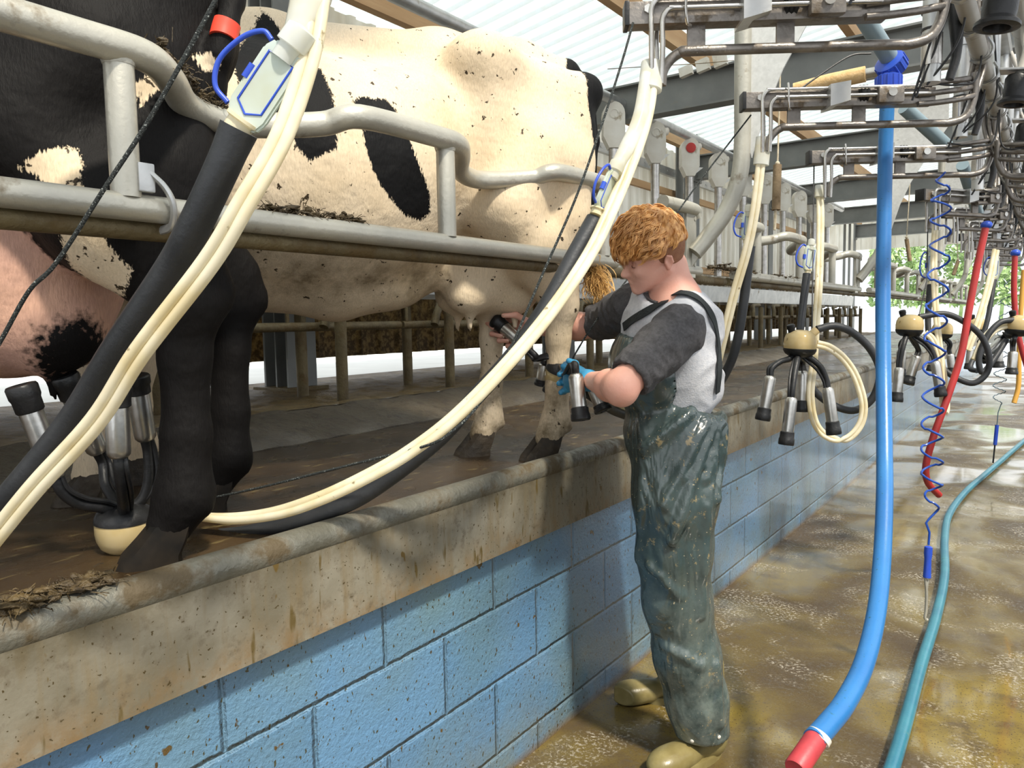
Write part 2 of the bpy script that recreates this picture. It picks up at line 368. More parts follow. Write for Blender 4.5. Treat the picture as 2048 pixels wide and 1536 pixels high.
def cow(o, phi, legs, udder, label, polys, mat, tail=None, soil=None, lk=1., swp=None, hoofm='hoof', navel=(.45, .585)):
    ph = math.radians(phi); D = V((-math.sin(ph), -math.cos(ph), 0)); N = V((math.cos(ph), -math.sin(ph), 0)); O = V((o[0], o[1], ZP))
    W = lambda a, b, h: O+D*a+N*b+V((0, 0, h))
    def loc(p):
        q = V(p)-O; return (q.dot(D), q.dot(N), q.z)
    f = Field((-.62, -.52, -.01), (2.75, .52, 1.72), .0115)
    # trunk
    f.ell((.88, 0, .965), (.78, .345, .385), k=.05).ell((1.30, 0, .93), (.42, .29, .40), k=.10).ell((.62, 0, .93), (.42, .345, .36), k=.08)
    f.ell((.10, 0, 1.17), (.40, .21, .235), k=.10).ell((-.10, 0, 1.16), (.22, .20, .22), k=.08)
    f.chain([(-.24, 0, 1.395), (-.05, 0, 1.40), (.25, 0, 1.385), (.8, 0, 1.37), (1.35, 0, 1.385), (1.7, 0, 1.36)], [.035, .055, .065, .06, .07, .09], k=.09)
    for s in (-1, 1):
        f.ell((.17, s*.205, 1.335), (.085, .055, .05), k=.13)               # hook bone
        f.ell((-.26, s*.12, 1.29), (.05, .045, .05), k=.07)                # pin bone
        f.cap((.17, s*.22, 1.33), (-.26, s*.11, 1.28), .035, .03, k=.08)
        f.ell((-.05, s*.14, 1.08), (.22, .105, .24), k=.07)                # buttock
        f.ell((.42, s*.20, 1.05), (.16, .09, .20), k=.08, mode='add')
        # shoulder, brisket side
        f.ell((1.36, s*.20, 1.02), (.19, .12, .33), k=.07)
    for s in (-1, 1): f.cap((.17, s*.20, 1.30), (.13, s*.19, .95), .045, .06, k=.12)
    f.chain([(.95, 0, .60), (.62, 0, .60), (.35, 0, .66)], [.06, .08, .09], k=.10)
    f.ell((navel[0], .04, navel[1]), (.09, .06, .05), k=.06)
    # hind legs
    for s, (fa, fb) in ((1, legs['near']), (-1, legs['far'])):
        st = (.10, s*.18, .86)
        hk = (fa-.045, fb+s*.01, .53)
        f.chain([(-.03, s*.145, 1.02), st], [.16, .12], k=.06)
        f.chain([(-.13, s*.14, 1.0), (-.14, (s*.16+fb)/2, .80), (fa-.06, fb, .62)], [.12, .085*lk, .05*lk], k=.05)
        f.chain([st, ((.04+fa)/2, (s*.19+fb)/2+s*.01, .70), hk], [.115, .088*lk, .052*lk], k=.05)
        f.ell((fa-.075-.10*(lk-1), fb, .555), (.03*lk, .027*lk, .05), k=.028)
        f.chain([hk, (fa-.035, fb, .42), (fa-.03, fb, .26), (fa-.02, fb, .135), (fa+.01, fb, .075)], [.050*lk, .039*lk, .037*lk, .045*lk, .047], k=.025)
        for q in (-.022, .022): f.ell((fa-.058, fb+q, .108), (.018, .015, .018), k=.012)
    # front legs
    for s, (fa, fb) in ((1, legs['fnear']), (-1, legs['ffar'])):
        f.chain([(1.36, s*.17, .80), (1.27, s*.16, .66), (fa, fb, .40), (fa, fb, .36), (fa+.0, fb, .24), (fa-.0, fb, .13), (fa+.02, fb, .075)], [.13, .085, .052, .05, .034, .042, .044], k=.035)
        for q in (-.022, .022): f.ell((fa-.045, fb+q, .108), (.017, .014, .017), k=.012)
    f.ell((1.55, 0, .74), (.16, .10, .16), k=.10)                           # brisket
    # neck and head
    f.chain([(1.55, 0, 1.08), (1.85, 0, 1.12), (2.06, 0, 1.16)], [.24, .155, .12], k=.08); f.chain([(1.6, 0, 1.3), (2.02, 0, 1.26)], [.10, .07], k=.08)
    f.chain([(2.10, 0, 1.16), (2.28, 0, 1.02), (2.44, 0, .90)], [.115, .085, .062], k=.04)
    f.ell((2.46, 0, .885), (.06, .07, .055), k=.03)
    for s in (-1, 1):
        f.ell((2.20, s*.085, 1.14), (.035, .025, .03), k=.02); f.ell((2.05, s*.17, 1.21), (.03, .10, .045), k=.02)
    # udder
    ua, uh, ra, rb, rh = udder
    f.ell((ua, 0, uh), (ra, rb, rh), k=.06)
    for q in (-.09, .09):
        for s in (-1, 1):
            f.ell((ua+q, s*rb*.42, uh-rh*.55), (ra*.42, rb*.46, rh*.42), k=.04)
            tz = uh-rh*.94
            f.cap((ua+q*.95, s*rb*.42, tz), (ua+q*.95, s*rb*.42, tz-.055), .017, .010, k=.022)
    if tail:
        pts = [(-.26, 0, 1.39)]+[loc(p) for p, r in tail]; f.chain(pts, [.032]+[r for p, r in tail], k=.02)
    else:
        f.chain([(-.26, 0, 1.39), (-.33, .0, 1.33), (-.355, 0, 1.15), (-.34, 0, .85)], [.034, .03, .022, .018], k=.03)
    pos, fc = f.mesh(); pos = relax(pos, fc, 2)
    a, b, h = pos.T
    nrm = vnormals(pos, fc)
    lump = np.array([mnoise.noise(V((x*5, y*5, z*5))) for x, y, z in pos]); pos = pos+nrm*(lump*.004)[:, None]
    wpos = np.array(O)+a[:, None]*np.array(D)+b[:, None]*np.array(N)+h[:, None]*np.array((0, 0, 1.))
    # coat pattern: outlines surveyed on the animal's own flank, stored in its side view
    bvh = BVHTree.FromPolygons([tuple(p) for p in wpos], fc.tolist())
    out = {}
    for key, plist in polys.items():
        sd = np.full(len(pos), -1.)
        for poly, side in plist:
            q = []
            for px, py in poly:
                r = ray(px, py).normalized(); hit = bvh.ray_cast(CAM, r)[0]
                if hit is None: hit = CAM+r*((O-CAM).dot(N)+.2)/max(r.dot(N), -1) if False else None
                if hit is not None: l = loc(hit); q.append((l[0], l[2]))
            if len(q) < 3: continue
            s = polysd(np.stack([a, h], 1), q); mk = (b*side > -.03) if side else np.ones(len(b), bool)
            s = np.where(mk, s, -1.); sd = np.maximum(sd, s)
        out[key] = sd
    for key in ('spot', 'pink', 'soil'):
        if key not in out: out[key] = np.full(len(pos), -1.)
    out['soil'] = np.clip(.55-h, 0, .5)*2.4*(a < .6)+ (np.clip(1-np.abs(h-.62)/.12, 0, 1)*.9)*(a > .25)*(a < 1.2)
    if soil: out['soil'] = soil(a, b, h)
    if swp: out = swp(out, a, b, h)
    root = putarr('cow', wpos, fc, mat, None, O, out); tag(root, label, 'cow')
    # hooves: two claws each
    for (fa, fb) in legs.values():
        bm = B()
        for s in (-1, 1):
            base = W(fa+.035, fb+s*.026, 0); q = []
            ring = lambda sc, up, sh: [base+D*(x*sc+sh)+N*(y*sc)+V((0, 0, up)) for x, y in ((.062, 0), (.045, .019), (0, .026), (-.045, .02), (-.052, 0), (-.045, -.02), (0, -.026), (.045, -.019))]
            rs = [ring(1.08, 0, .012), ring(1.0, .02, .008), ring(.86, .05, -.012), ring(.70, .082, -.03)]
            vv = [[bm.verts.new(p) for p in r] for r in rs]
            for p, q in zip(vv, vv[1:]):
                for i in range(8): bm.faces.new((p[i], p[(i+1) % 8], q[(i+1) % 8], q[i]))
            bm.faces.new(vv[0][::-1]); bm.faces.new(vv[-1])
        put('hoof', bm, MT[hoofm], root)
    for s in (-1, 1):
        bm = B(); ball(bm, W(2.235, s*.083, 1.125), .018); put('eye', bm, MT['rubber'], root)
    return root, W, loc
WHT = (.72, .60, .44); BLK = (.0045, .0045, .005)
MT['darkhoof'] = M('dark hoof', (.006, .0055, .005), .6, 0, (.02, .015, .01), 14, spec=.15)
mat_c2 = coat_mat('cream and black coat', WHT, BLK, (.50, .34, .25))
mat_c1 = coat_mat('black and white coat', WHT, (.0060, .0052, .0050), (.52, .31, .24), damt=.62)
P1 = [(470, -20), (513, 0), (526, 20), (560, 58), (600, 100), (641, 137), (661, 181), (672, 222), (676, 260), (673, 297), (644, 311), (620, 323), (600, 304), (581, 273), (530, 220), (490, 190), (478, 171), (462, 120), (455, 0)]
P2 = [(706, 202), (726, 191), (745, 198), (771, 197), (791, 219), (812, 253), (822, 287), (836, 325), (853, 366), (860, 393), (860, 427), (844, 441), (812, 434), (791, 410), (764, 376), (744, 335), (730, 291), (726, 253), (709, 222)]
P3 = [(1169, 90), (1185, 98), (1205, 122), (1216, 150), (1211, 200), (1200, 239), (1196, 219), (1190, 178), (1181, 137), (1174, 110)]
P4 = [(1092, 66), (1113, 70), (1133, 79), (1141, 90), (1126, 94), (1106, 80)]
def c2fix(out, a, b, h):
    # far side, tail head and shoulder patches that only show from elsewhere
    s = .205-np.sqrt(((a+.37)/.9)**2+((h-1.20)/1.7)**2+((b-.0)/1.6)**2); out['spot'] = np.maximum(out['spot'], s)
    s = .42-np.sqrt((a-1.75)**2+((h-1.15)/1.1)**2); out['spot'] = np.maximum(out['spot'], np.where(h > .75, s, -1))
    s = .3-np.sqrt((a-.9)**2+(h-1.1)**2); out['spot'] = np.maximum(out['spot'], np.where(b < -.05, s, -1)); return out
cow2, W2, L2 = cow((-.285, 2.245), 30, dict(near=(-.076, .165), far=(.085, -.05), fnear=(1.33, .10), ffar=(1.22, -.12)), (.09, .655, .18, .14, .15),
    'cream white cow with black flank patches, standing behind the man and the rail', dict(spot=[(P1, 1), (P2, 1), (P3, 1), (P4, 1)]), mat_c2, swp=c2fix, lk=1.06)
bm = B()
rr = random.Random(3)
tuft = [P(1180, 515, 2.70), P(1190, 548, 2.69), P(1196, 575, 2.67), P(1208, 602, 2.64)]
tc = catmull(tuft, 4)
for i in range(420):
    st = rr.random()*.55; k = int(st*len(tc)); p0 = tc[k]; off = V((rr.gauss(0, 1), rr.gauss(0, 1), rr.gauss(0, .6)))*.013
    L = rr.uniform(.05, .11); d = (tc[min(k+3, len(tc)-1)]-tc[max(k-1, 0)]).normalized()*L
    sw = V((rr.gauss(0, .01), rr.gauss(0, .01), 0))
    tube(bm, catmull([p0+off*.5, p0+off*1.6+d*.35+sw, p0+off*1.9+d*.7, p0+off*1.7+d+sw], 2), [.0018, .0016, .0004], 3, False)
put('tail_switch', bm, M('golden tail hair', (.62, .38, .13), .6, 0, (.45, .26, .09), 40), cow2)
W1p = [(38, 335), (82, 304), (120, 296), (155, 297), (164, 325), (158, 362), (178, 400), (191, 434), (222, 500), (263, 541), (246, 592), (210, 580), (178, 579), (164, 551), (140, 527), (124, 480), (116, 424), (100, 370), (60, 345)]
W2p = [(270, 170), (290, 152), (308, 147), (337, 160), (322, 176), (300, 190), (280, 212)]
W3p = [(385, 112), (415, 105), (440, 128), (436, 148), (400, 135)]
PK = [(-160, 520), (0, 517), (41, 544), (92, 524), (130, 541), (161, 589), (191, 644), (214, 690), (235, 730), (200, 800), (-160, 800)]
def c1fix(out, a, b, h):
    w = out.pop('white'); base = np.full(len(a), .08)
    base = np.minimum(base, -w)
    out['spot'] = base
    leg = (h < .40) & (a > .8); out['spot'] = np.where(leg, -.05, out['spot']); tt = (h < .40) & (h > .2) & (np.abs(a-.17) < .2); out['spot'] = np.where(tt, np.maximum(out['spot'], (.352-h)*1.), out['spot']); out['pink'] = np.where(tt, np.minimum(out['pink'], (h-.352)), out['pink'])
    k0 = np.sqrt(((a-.17)/.24)**2+(b/.19)**2+((h-.63)/.25)**2); out['pink'] = np.where(h < .84, (1.13-k0)*.15, -1)
    out['soil'] = np.clip(.16-h, 0, .2)*2; return out
tl = [(P(478, -60, 1.62), .026), (P(466, 0, 1.60), .024), (P(452, 60, 1.58), .023), (P(440, 110, 1.58), .026), (P(428, 180, 1.60), .024), (P(416, 260, 1.62), .022), (P(405, 340, 1.63), .016)]
cow1, W1, L1 = cow((-.43, .86), 30, dict(near=(-.135, .234), far=(-.254, -.20), fnear=(1.25, .12), ffar=(1.36, -.12)), (.17, .635, .24, .19, .255),
    'black cow with white thigh patches and a pink udder nearest the camera', dict(white=[(W1p, 1), (W2p, 1), (W3p, 0)], pink=[(PK, 1)]), mat_c1, tail=tl, swp=c1fix, lk=1.28, hoofm='darkhoof', navel=(.6, .6))
bm = B(); tube(bm, catmull([P(455, 46, 1.58), P(450, 62, 1.578), P(446, 78, 1.575)], 4), .0275, 20, True); o = put('tail_band', bm, M('red tape', (.75, .06, .03), .5), cow1); o['label'] = 'red tape band round the tail'
# ================================================================== SETTING
def extrude_y(bm, prof, y0, y1, n=1):
    """closed profile of (x, z) swept along the pit"""
    rings = [[bm.verts.new((x, y0+(y1-y0)*i/n, z)) for x, z in prof] for i in range(n+1)]
    m = len(prof)
    for a, b in zip(rings, rings[1:]):
        for k in range(m): bm.faces.new((a[k], a[(k+1) % m], b[(k+1) % m], b[k]))
    bm.faces.new(rings[0][::-1]); bm.faces.new(rings[-1]); return bm
# wet pit floor
m, t, b = newmat('wet brown pit floor'); c = t.coord()
wv = t.noise(c, 1.1, 3, .5, .6)
col = t.mix(t.ramp(wv, .38, .62), (.060, .040, .020, 1), (.20, .145, .030, 1))
col = t.mix(t.ramp(t.noise(c, 5, 6, .7), .45, .7), col, (.075, .052, .028, 1))
foam = t.math('MULTIPLY', t.ramp(t.noise(c, 2.3, 5, .6, 1.), .51, .60), t.ramp(t.noise(c, 75, 4, .7), .52, .60))
col = t.mix(foam, col, (.38, .34, .27, 1))
col = t.mix(t.ramp(t.noise(c, 140, 2), .62, .66), col, (.07, .045, .02, 1))
t.put(b.inputs['Base Color'], col); t.put(b.inputs['Roughness'], t.ramp(wv, .45, .55, .45, .07)); b.inputs['Specular IOR Level'].default_value = .3
grit = t.math('MULTIPLY', t.noise(c, 110, 4, .7), t.ramp(wv, .42, .56, 1, .06))
t.put(b.inputs['Normal'], t.bump(grit, .55, .006, t.bump(t.noise(c, 7, 3), .12, .03))); t.put(b.inputs['Coat Weight'], t.math('MAXIMUM', t.ramp(wv, .46, .54, 0, .85), t.math('MULTIPLY', t.ramp(t.noise(c, 55, 4, .75), .50, .60), t.ramp(t.noise(c, 4, 3, .6), .38, .58, .25, 1.)))); b.inputs['Coat Roughness'].default_value = .05; b.inputs['Coat IOR'].default_value = 1.6
t.put(b.inputs['Coat Normal'], t.bump(t.noise(c, 60, 3, .6), t.ramp(wv, .42, .56, .22, .03), .006) if False else t.bump(t.math('MULTIPLY', t.noise(c, 60, 3, .6), t.ramp(wv, .42, .54, 1, .04)), .5, .006))
bm = B(); box(bm, (1.3, 9, -.05), (2.7, 24, .1)); struct('floor', bm, m, 'wet brown concrete floor of the milking pit')
# blue block wall
m, t, b = newmat('blue painted blockwork'); c = t.coord()
sep = t('SeparateXYZ'); t.l.new(c, sep.inputs[0])
cmb = t('CombineXYZ'); t.put(cmb.inputs[0], t.math('SUBTRACT', sep.outputs[1], 1.069-45)); t.put(cmb.inputs[1], t.math('ADD', sep.outputs[2], -.086+.45))
dist = t.noise(c, 30, 2); v2 = t('VectorMath', operation='ADD'); t.l.new(cmb.outputs[0], v2.inputs[0])
dv = t('CombineXYZ'); t.put(dv.inputs[0], t.math('MULTIPLY', t.math('SUBTRACT', dist, .5), .006)); t.put(dv.inputs[1], t.math('MULTIPLY', t.math('SUBTRACT', dist, .5), .006)); t.l.new(dv.outputs[0], v2.inputs[1])
br = t('TexBrick', offset=.5, offset_frequency=2, squash=1.)
t.l.new(v2.outputs[0], br.inputs['Vector'])
for k, v in (('Scale', 1.), ('Mortar Size', .010), ('Mortar Smooth', 1.), ('Bias', -.2), ('Brick Width', .45), ('Row Height', .225)): br.inputs[k].default_value = v
br.inputs['Color1'].default_value = (.095, .22, .38, 1); br.inputs['Color2'].default_value = (.12, .26, .43, 1); br.inputs['Mortar'].default_value = (.105, .23, .37, 1)
col = br.outputs['Color']
col = t.mix(t.ramp(t.noise(c, 2.2, 4), .42, .75), col, (.12, .21, .25, 1))
# splash dirt, thicker low down
low = t.ramp(sep.outputs[2], 0., .34, .55, 0)
col = t.mix(t.math('MULTIPLY', low, t.ramp(t.noise(c, 6, 6, .7), .35, .65)), col, (.17, .15, .06, 1))
col = t.mix(t.ramp(sep.outputs[2], .0, .035, .9, 0), col, (.15, .09, .03, 1))
sv = t.vscale(c, (1, 60, 34), (.5, 0, 0)); col = t.mix(t.ramp(t.noise(sv, 1, 2, .5), .69, .715), col, (.06, .04, .015, 1))
col = t.mix(t.ramp(t.noise(c, 17, 3, .55), .69, .71), col, (.09, .055, .015, 1))
col = t.mix(t.ramp(t.noise(t.vscale(c, (1, 1, .6), (.5, 0, 0)), 95, 2, .5), .655, .68), col, (.05, .055, .035, 1))
t.put(b.inputs['Base Color'], col); b.inputs['Roughness'].default_value = .24; b.inputs['Specular IOR Level'].default_value = .7; b.inputs['Coat Weight'].default_value = .6; b.inputs['Coat Roughness'].default_value = .16
gro = t.math('MULTIPLY', br.outputs['Fac'], -1.)
t.put(b.inputs['Normal'], t.bump(t.noise(c, 75, 5, .65), .75, .007, t.bump(t.noise(c, 22, 3), .35, .008, t.bump(gro, 1., .012))))
blue_m = m
bm = B(); box(bm, (-.10, 9, .36), (.20, 24, .72)); struct('wall_left', bm, m, 'blue painted block wall of the milking pit')
bm = B(); box(bm, (2.72, 9, .36), (.20, 24, .72)); struct('wall_right', bm, m, 'blue painted block wall on the far side of the pit')
# galvanised splash curb
m, t, b = newmat('dirty galvanised curb'); c = t.coord(); sep = t('SeparateXYZ'); t.l.new(c, sep.inputs[0])
col = t.mix(t.ramp(t.noise(c, 4, 5), .35, .65), (.175, .155, .11, 1), (.285, .26, .20, 1))
col = t.mix(t.ramp(t.noise(t.vscale(c, (1, 22, 3)), 1, 4, .6), .50, .75), col, (.20, .15, .08, 1))
col = t.mix(t.math('MULTIPLY', t.ramp(sep.outputs[2], .85, .91), t.ramp(t.noise(c, 12, 5, .7), .3, .6)), col, (.10, .08, .045, 1))
col = t.mix(t.math('MULTIPLY', t.ramp(sep.outputs[2], .715, .80, .8, 0), t.ramp(t.noise(c, 14, 5, .7), .40, .62)), col, (.22, .135, .055, 1))
col = t.mix(t.ramp(t.noise(c, 30, 5, .7), .54, .66, 0, .6), col, (.13, .105, .07, 1))
col = t.mix(t.ramp(t.noise(t.vscale(c, (1, 26, 5)), 1, 3), .63, .68), col, (.12, .085, .03, 1))
col = t.mix(t.ramp(t.noise(t.vscale(c, (1, 30, 13)), 1, 2), .70, .73), col, (.13, .085, .025, 1))
col = t.mix(t.ramp(t.noise(c, 120, 2), .68, .7), col, (.07, .05, .02, 1))
t.put(b.inputs['Base Color'], col); t.put(b.inputs['Roughness'], t.ramp(t.noise(c, 8, 4), .3, .7, .30, .6)); b.inputs['Metallic'].default_value = .25
t.put(b.inputs['Normal'], t.bump(t.noise(c, 70, 4), .2, .005))
curb_m = m
lip = M('worn steel lip', (.115, .11, .085), .38, .35, (.19, .185, .155), 7, (.075, .055, .028), .47, 7, .4, 60)
def curb(x, s, lab):
    pr = [(.0, .70), (.045, .716), (.045, .905), (.0, .905)]
    bm = B(); extrude_y(bm, [(x+s*a, z) for a, z in pr], -3, 21); struct('trim_1' if s > 0 else 'trim_3', bm, curb_m, lab+' fascia')
    pts = [(.036*math.cos(a)*.9+.018, .918+.034*math.sin(a)) for a in [math.radians(q) for q in range(-80, 181, 20)]]+[(-.045, .90)]
    bm = B(); extrude_y(bm, [(x+s*a, z) for a, z in pts], -3, 21); o = struct('trim_2' if s > 0 else 'trim_4', bm, lip, lab+' rounded top lip', True)
curb(0, 1, 'galvanised curb along the cow platform'); curb(2.62, -1, 'galvanised curb on the far side of the pit')
# platform
m, t, b = newmat('wet brown platform'); c = t.coord()
col = t.mix(t.ramp(t.noise(c, 3, 6, .65), .38, .62), (.022, .013, .006, 1), (.052, .032, .014, 1))
col = t.mix(t.ramp(t.noise(t.vscale(c, (3, 1, 1)), 9, 5), .6, .7), col, (.16, .12, .05, 1))
t.put(b.inputs['Base Color'], col); t.put(b.inputs['Roughness'], t.ramp(t.noise(c, 4, 5), .4, .6, .12, .38)); t.put(b.inputs['Normal'], t.bump(t.noise(t.vscale(c, (2, 1, 1)), 30, 6, .7), .45, .01)); plat_m = m
bm = B(); box(bm, (-.605, 9, .80), (1.15, 24, .2)); struct('floor', bm, m, 'wet brown platform the cows stand on')
bm = B(); box(bm, (3.6, 9, .80), (1.9, 24, .2)); struct('floor', bm, m, 'empty cow platform on the far side of the pit')
# rough dung ramp and channel behind the cows
def dungmat(name, a, c2, wet=.5, bs=26.):
    m, t, b = newmat(name); c = t.coord(); nz = t.noise(c, bs, 6, .7)
    col = t.mix(t.ramp(t.noise(c, 2.5, 5), .35, .65), (*a, 1), (*c2, 1)); col = t.mix(t.ramp(nz, .5, .7), col, (a[0]*.45, a[1]*.42, a[2]*.4, 1))
    t.put(b.inputs['Base Color'], col); t.put(b.inputs['Roughness'], t.ramp(t.noise(c, 3, 4), .45, .6, .55, 1-wet)); b.inputs['Coat Weight'].default_value = .35 if wet > .5 else 0.; b.inputs['Coat Roughness'].default_value = .2; t.put(b.inputs['Normal'], t.bump(nz, 1., .05)); return m
ramp_m = dungmat('rough wet concrete ramp', (.060, .043, .024), (.10, .078, .048), .60, 20)
bed_m = dungmat('dung covered ground', (.115, .070, .016), (.16, .105, .032), .50, 14)
def rough_strip(xs, y0, y1, amp, mat, label):
    ny = int((y1-y0)/.05); bm = B(); rows = []
    for j in range(ny+1):
        y = y0+(y1-y0)*j/ny; rows.append([bm.verts.new((x, y, z+amp*mnoise.noise(V((x*9, y*9, 0)))*(0 if i in (0, len(xs)-1) else 1))) for i, (x, z) in enumerate(xs)])
    for a, q in zip(rows, rows[1:]):
        for k in range(len(xs)-1): bm.faces.new((a[k], q[k], q[k+1], a[k+1]))
    o = struct('floor', bm, mat, label, True); return o
rough_strip([(-1.17, .80)]+[(-1.172-.33*i/7, .902+.098*(i/7)**.8) for i in range(8)]+[(-1.52, .80)], -3, 19, .010, ramp_m, 'rough wet concrete ramp behind the cow platform')
rough_strip([(-1.49-1.5*i/24, .998-.02*math.sin(i/24*3.14)) for i in range(25)], -3, 19, .016, bed_m, 'dung covered ground in front of the sheet wall')
out_m = M('pale yard concrete', (.80, .80, .76), .7, 0, (.70, .70, .66), 1.5)
bm = B(); box(bm, (-23, 12, .87), (40, 60, .2)); o = struct('floor', bm, out_m, 'bright concrete yard outside the shed')
bm = B(); box(bm, (10, 42.9, .77), (100, 44, .2)); struct('floor', bm, out_m, 'bright concrete yard beyond the end of the pit')
# corrugated sheet wall with a gap under it
m, t, b = newmat('ribbed wall sheeting'); c = t.coord(); sep = t('SeparateXYZ'); t.l.new(c, sep.inputs[0])
col = t.mix(t.ramp(t.noise(t.vscale(c, (1, 3, .4)), 3, 4), .4, .7), (.82, .81, .77, 1), (.66, .63, .56, 1))
hgt = t.math('MULTIPLY_ADD', t.math('SUBTRACT', t.noise(t.vscale(c, (1, 4, 1)), 2.5, 5, .7), .5), .9, sep.outputs[2])
col = t.mix(t.ramp(hgt, 1.75, 2.05, 1, 0), col, t.mix(t.ramp(t.noise(c, 26, 5, .7), .42, .56), (.24, .17, .075, 1), (.085, .055, .02, 1)))
t.put(b.inputs['Base Color'], col); b.inputs['Roughness'].default_value = .55
tr = t('BsdfTranslucent'); t.put(tr.inputs[0], col); mx = t('MixShader'); mx.inputs[0].default_value = .55
t.l.new(b.outputs[0], mx.inputs[1]); t.l.new(tr.outputs[0], mx.inputs[2]); t.l.new(mx.outputs[0], t.n['Material Output'].inputs[0])
def ribbed(bm, p0, along, up, period=.2, depth=.03, nrm=None):
    """trapezoid ribs across vector 'along', extruded by 'up'"""
    L = along.length; a = along.normalized(); n = nrm or a.cross(up).normalized(); s = 0; pts = []
    while s < L:
        for f, d in ((0, 0), (.55, 0), (.65, 1), (.9, 1)): pts.append(p0+a*min(s+f*period, L)+n*(d*depth))
        s += period
    lo = [bm.verts.new(p) for p in pts]; hi = [bm.verts.new(p+up) for p in pts]
    lo2 = [bm.verts.new(p+n*.002) for p in pts]; hi2 = [bm.verts.new(p+up+n*.002) for p in pts]
    for i in range(len(pts)-1):
        bm.faces.new((lo[i], lo[i+1], hi[i+1], hi[i])); bm.faces.new((lo2[i+1], lo2[i], hi2[i], hi2[i+1]))
    return bm
wall_sheet = m
bm = B(); ribbed(bm, V((-2.86, -3, 1.15)), V((0, 20, 0)), V((0, 0, 2.42)), .2, .03, V((1, 0, 0))); struct('wall_back', bm, m, 'ribbed sheet wall behind the feed troughs')
bm = B(); ribbed(bm, V((-3.3, 20.2, 2.95)), V((6.4, 0, 0)), V((0, 0, 1.8)), .25, .03, V((0, -1, 0))); struct('wall_end', bm, m, 'ribbed gable sheeting above the open far end')
# roof
rz = lambda x: 3.66+.16*(x+2.75)
bm = B(); ribbed(bm, V((-3.3, -3, rz(-3.3))), V((0, 23.5, 0)), V((4.1, 0, .16*4.1)), .19, .028, V((0, 0, 1))); struct('ceiling', bm, MT['roof'], 'white translucent ribbed roof sheeting')
def timber(x, lab):
    bm = B(); box(bm, (x, 8.5, rz(x)-.10), (.075, 23, .17)); tag(put('purlin', bm, MT['wood'], None, (x, 8.5, rz(x)), False), lab, 'beam')
timber(-2.55, 'timber purlin under the white roof next to the sheet wall'); timber(-1.42, 'timber purlin under the white roof behind the cream cow hips')
timber(-.25, 'timber purlin under the white roof above the platform'); timber(.65, 'timber purlin at the upper edge of the white roof')
# steel frame
where = ['behind the cream cow rump, nearest the camera', 'second from the camera', 'third from the camera', 'fourth from the camera', 'fifth from the camera', 'at the far end']
def ibeam(bm, a, b, h, w, tf=.016, tw=.010):
    a, b = V(a), V(b); barbox(bm, a, b, tw, h)
    for s in (-1, 1): barbox(bm, a+V((0, 0, s*(h/2-tf/2))), b+V((0, 0, s*(h/2-tf/2))), w, tf)
for i, y in enumerate((3.1, 6.3, 9.5, 12.7, 15.9, 19.1)):
    t = thing('column', 'grey steel column against the sheet wall, '+['seen under the cream cow belly', 'rising behind the cream cow rump', 'behind the row of feed hoppers', 'fourth along the wall', 'fifth along the wall', 'last along the wall'][i], 'column', (-2.6, y, .98), 'steel columns along the sheet wall')
    bm = B(); box(bm, (-2.6, y, 2.4), (.012, .22, 2.85))
    for s in (-1, 1): box(bm, (-2.6+s*.11, y, 2.4), (.016, .22, 2.85))
    rot = Matrix.Rotation(math.pi/2, 3, 'Z')
    put('shaft', bm, MT['beam'], t, smooth=False)
    bm = B(); box(bm, (-2.6, y, .985), (.34, .32, .03), None, .004); put('base_plate', bm, MT['rust'], t, smooth=False)
    if i == 0: continue
    t = thing('crossbeam', 'grey steel roof crossbeam over the platform, '+['', 'nearest, just behind the cream cow rump', 'second away from the camera', 'third away from the camera', 'fourth away from the camera', 'farthest, at the open end'][i], 'beam', (-2.5, y, 3.29), 'steel crossbeams over the platform')
    bm = B(); ibeam(bm, (-2.5, y, 3.29), (3.2, y, 3.29), .30, .16); put('beam', bm, MT['beam'], t, smooth=False)
    bm = B(); box(bm, (-2.47, y, 3.29), (.02, .26, .36)); put('end_plate', bm, MT['beam'], t, smooth=False)
for z, w_, lab in ((3.26, .10, 'perforated steel cable rail along the sheet wall'), (3.0, .08, 'timber girt along the sheet wall below the cable rail'), (2.05, .09, 'timber girt halfway up the sheet wall')):
    bm = B(); box(bm, (-2.80, 8, z), (.05, 17, w_))
    if 'perf' in lab:
        for j in range(40): box(bm, (-2.772, 4+j*.22, z), (.006, .05, .02))
    tag(put('girt', bm, MT['galvclean'] if 'perf' in lab else MT['wood'], None, (-2.8, 8, z), False), lab, 'rail')
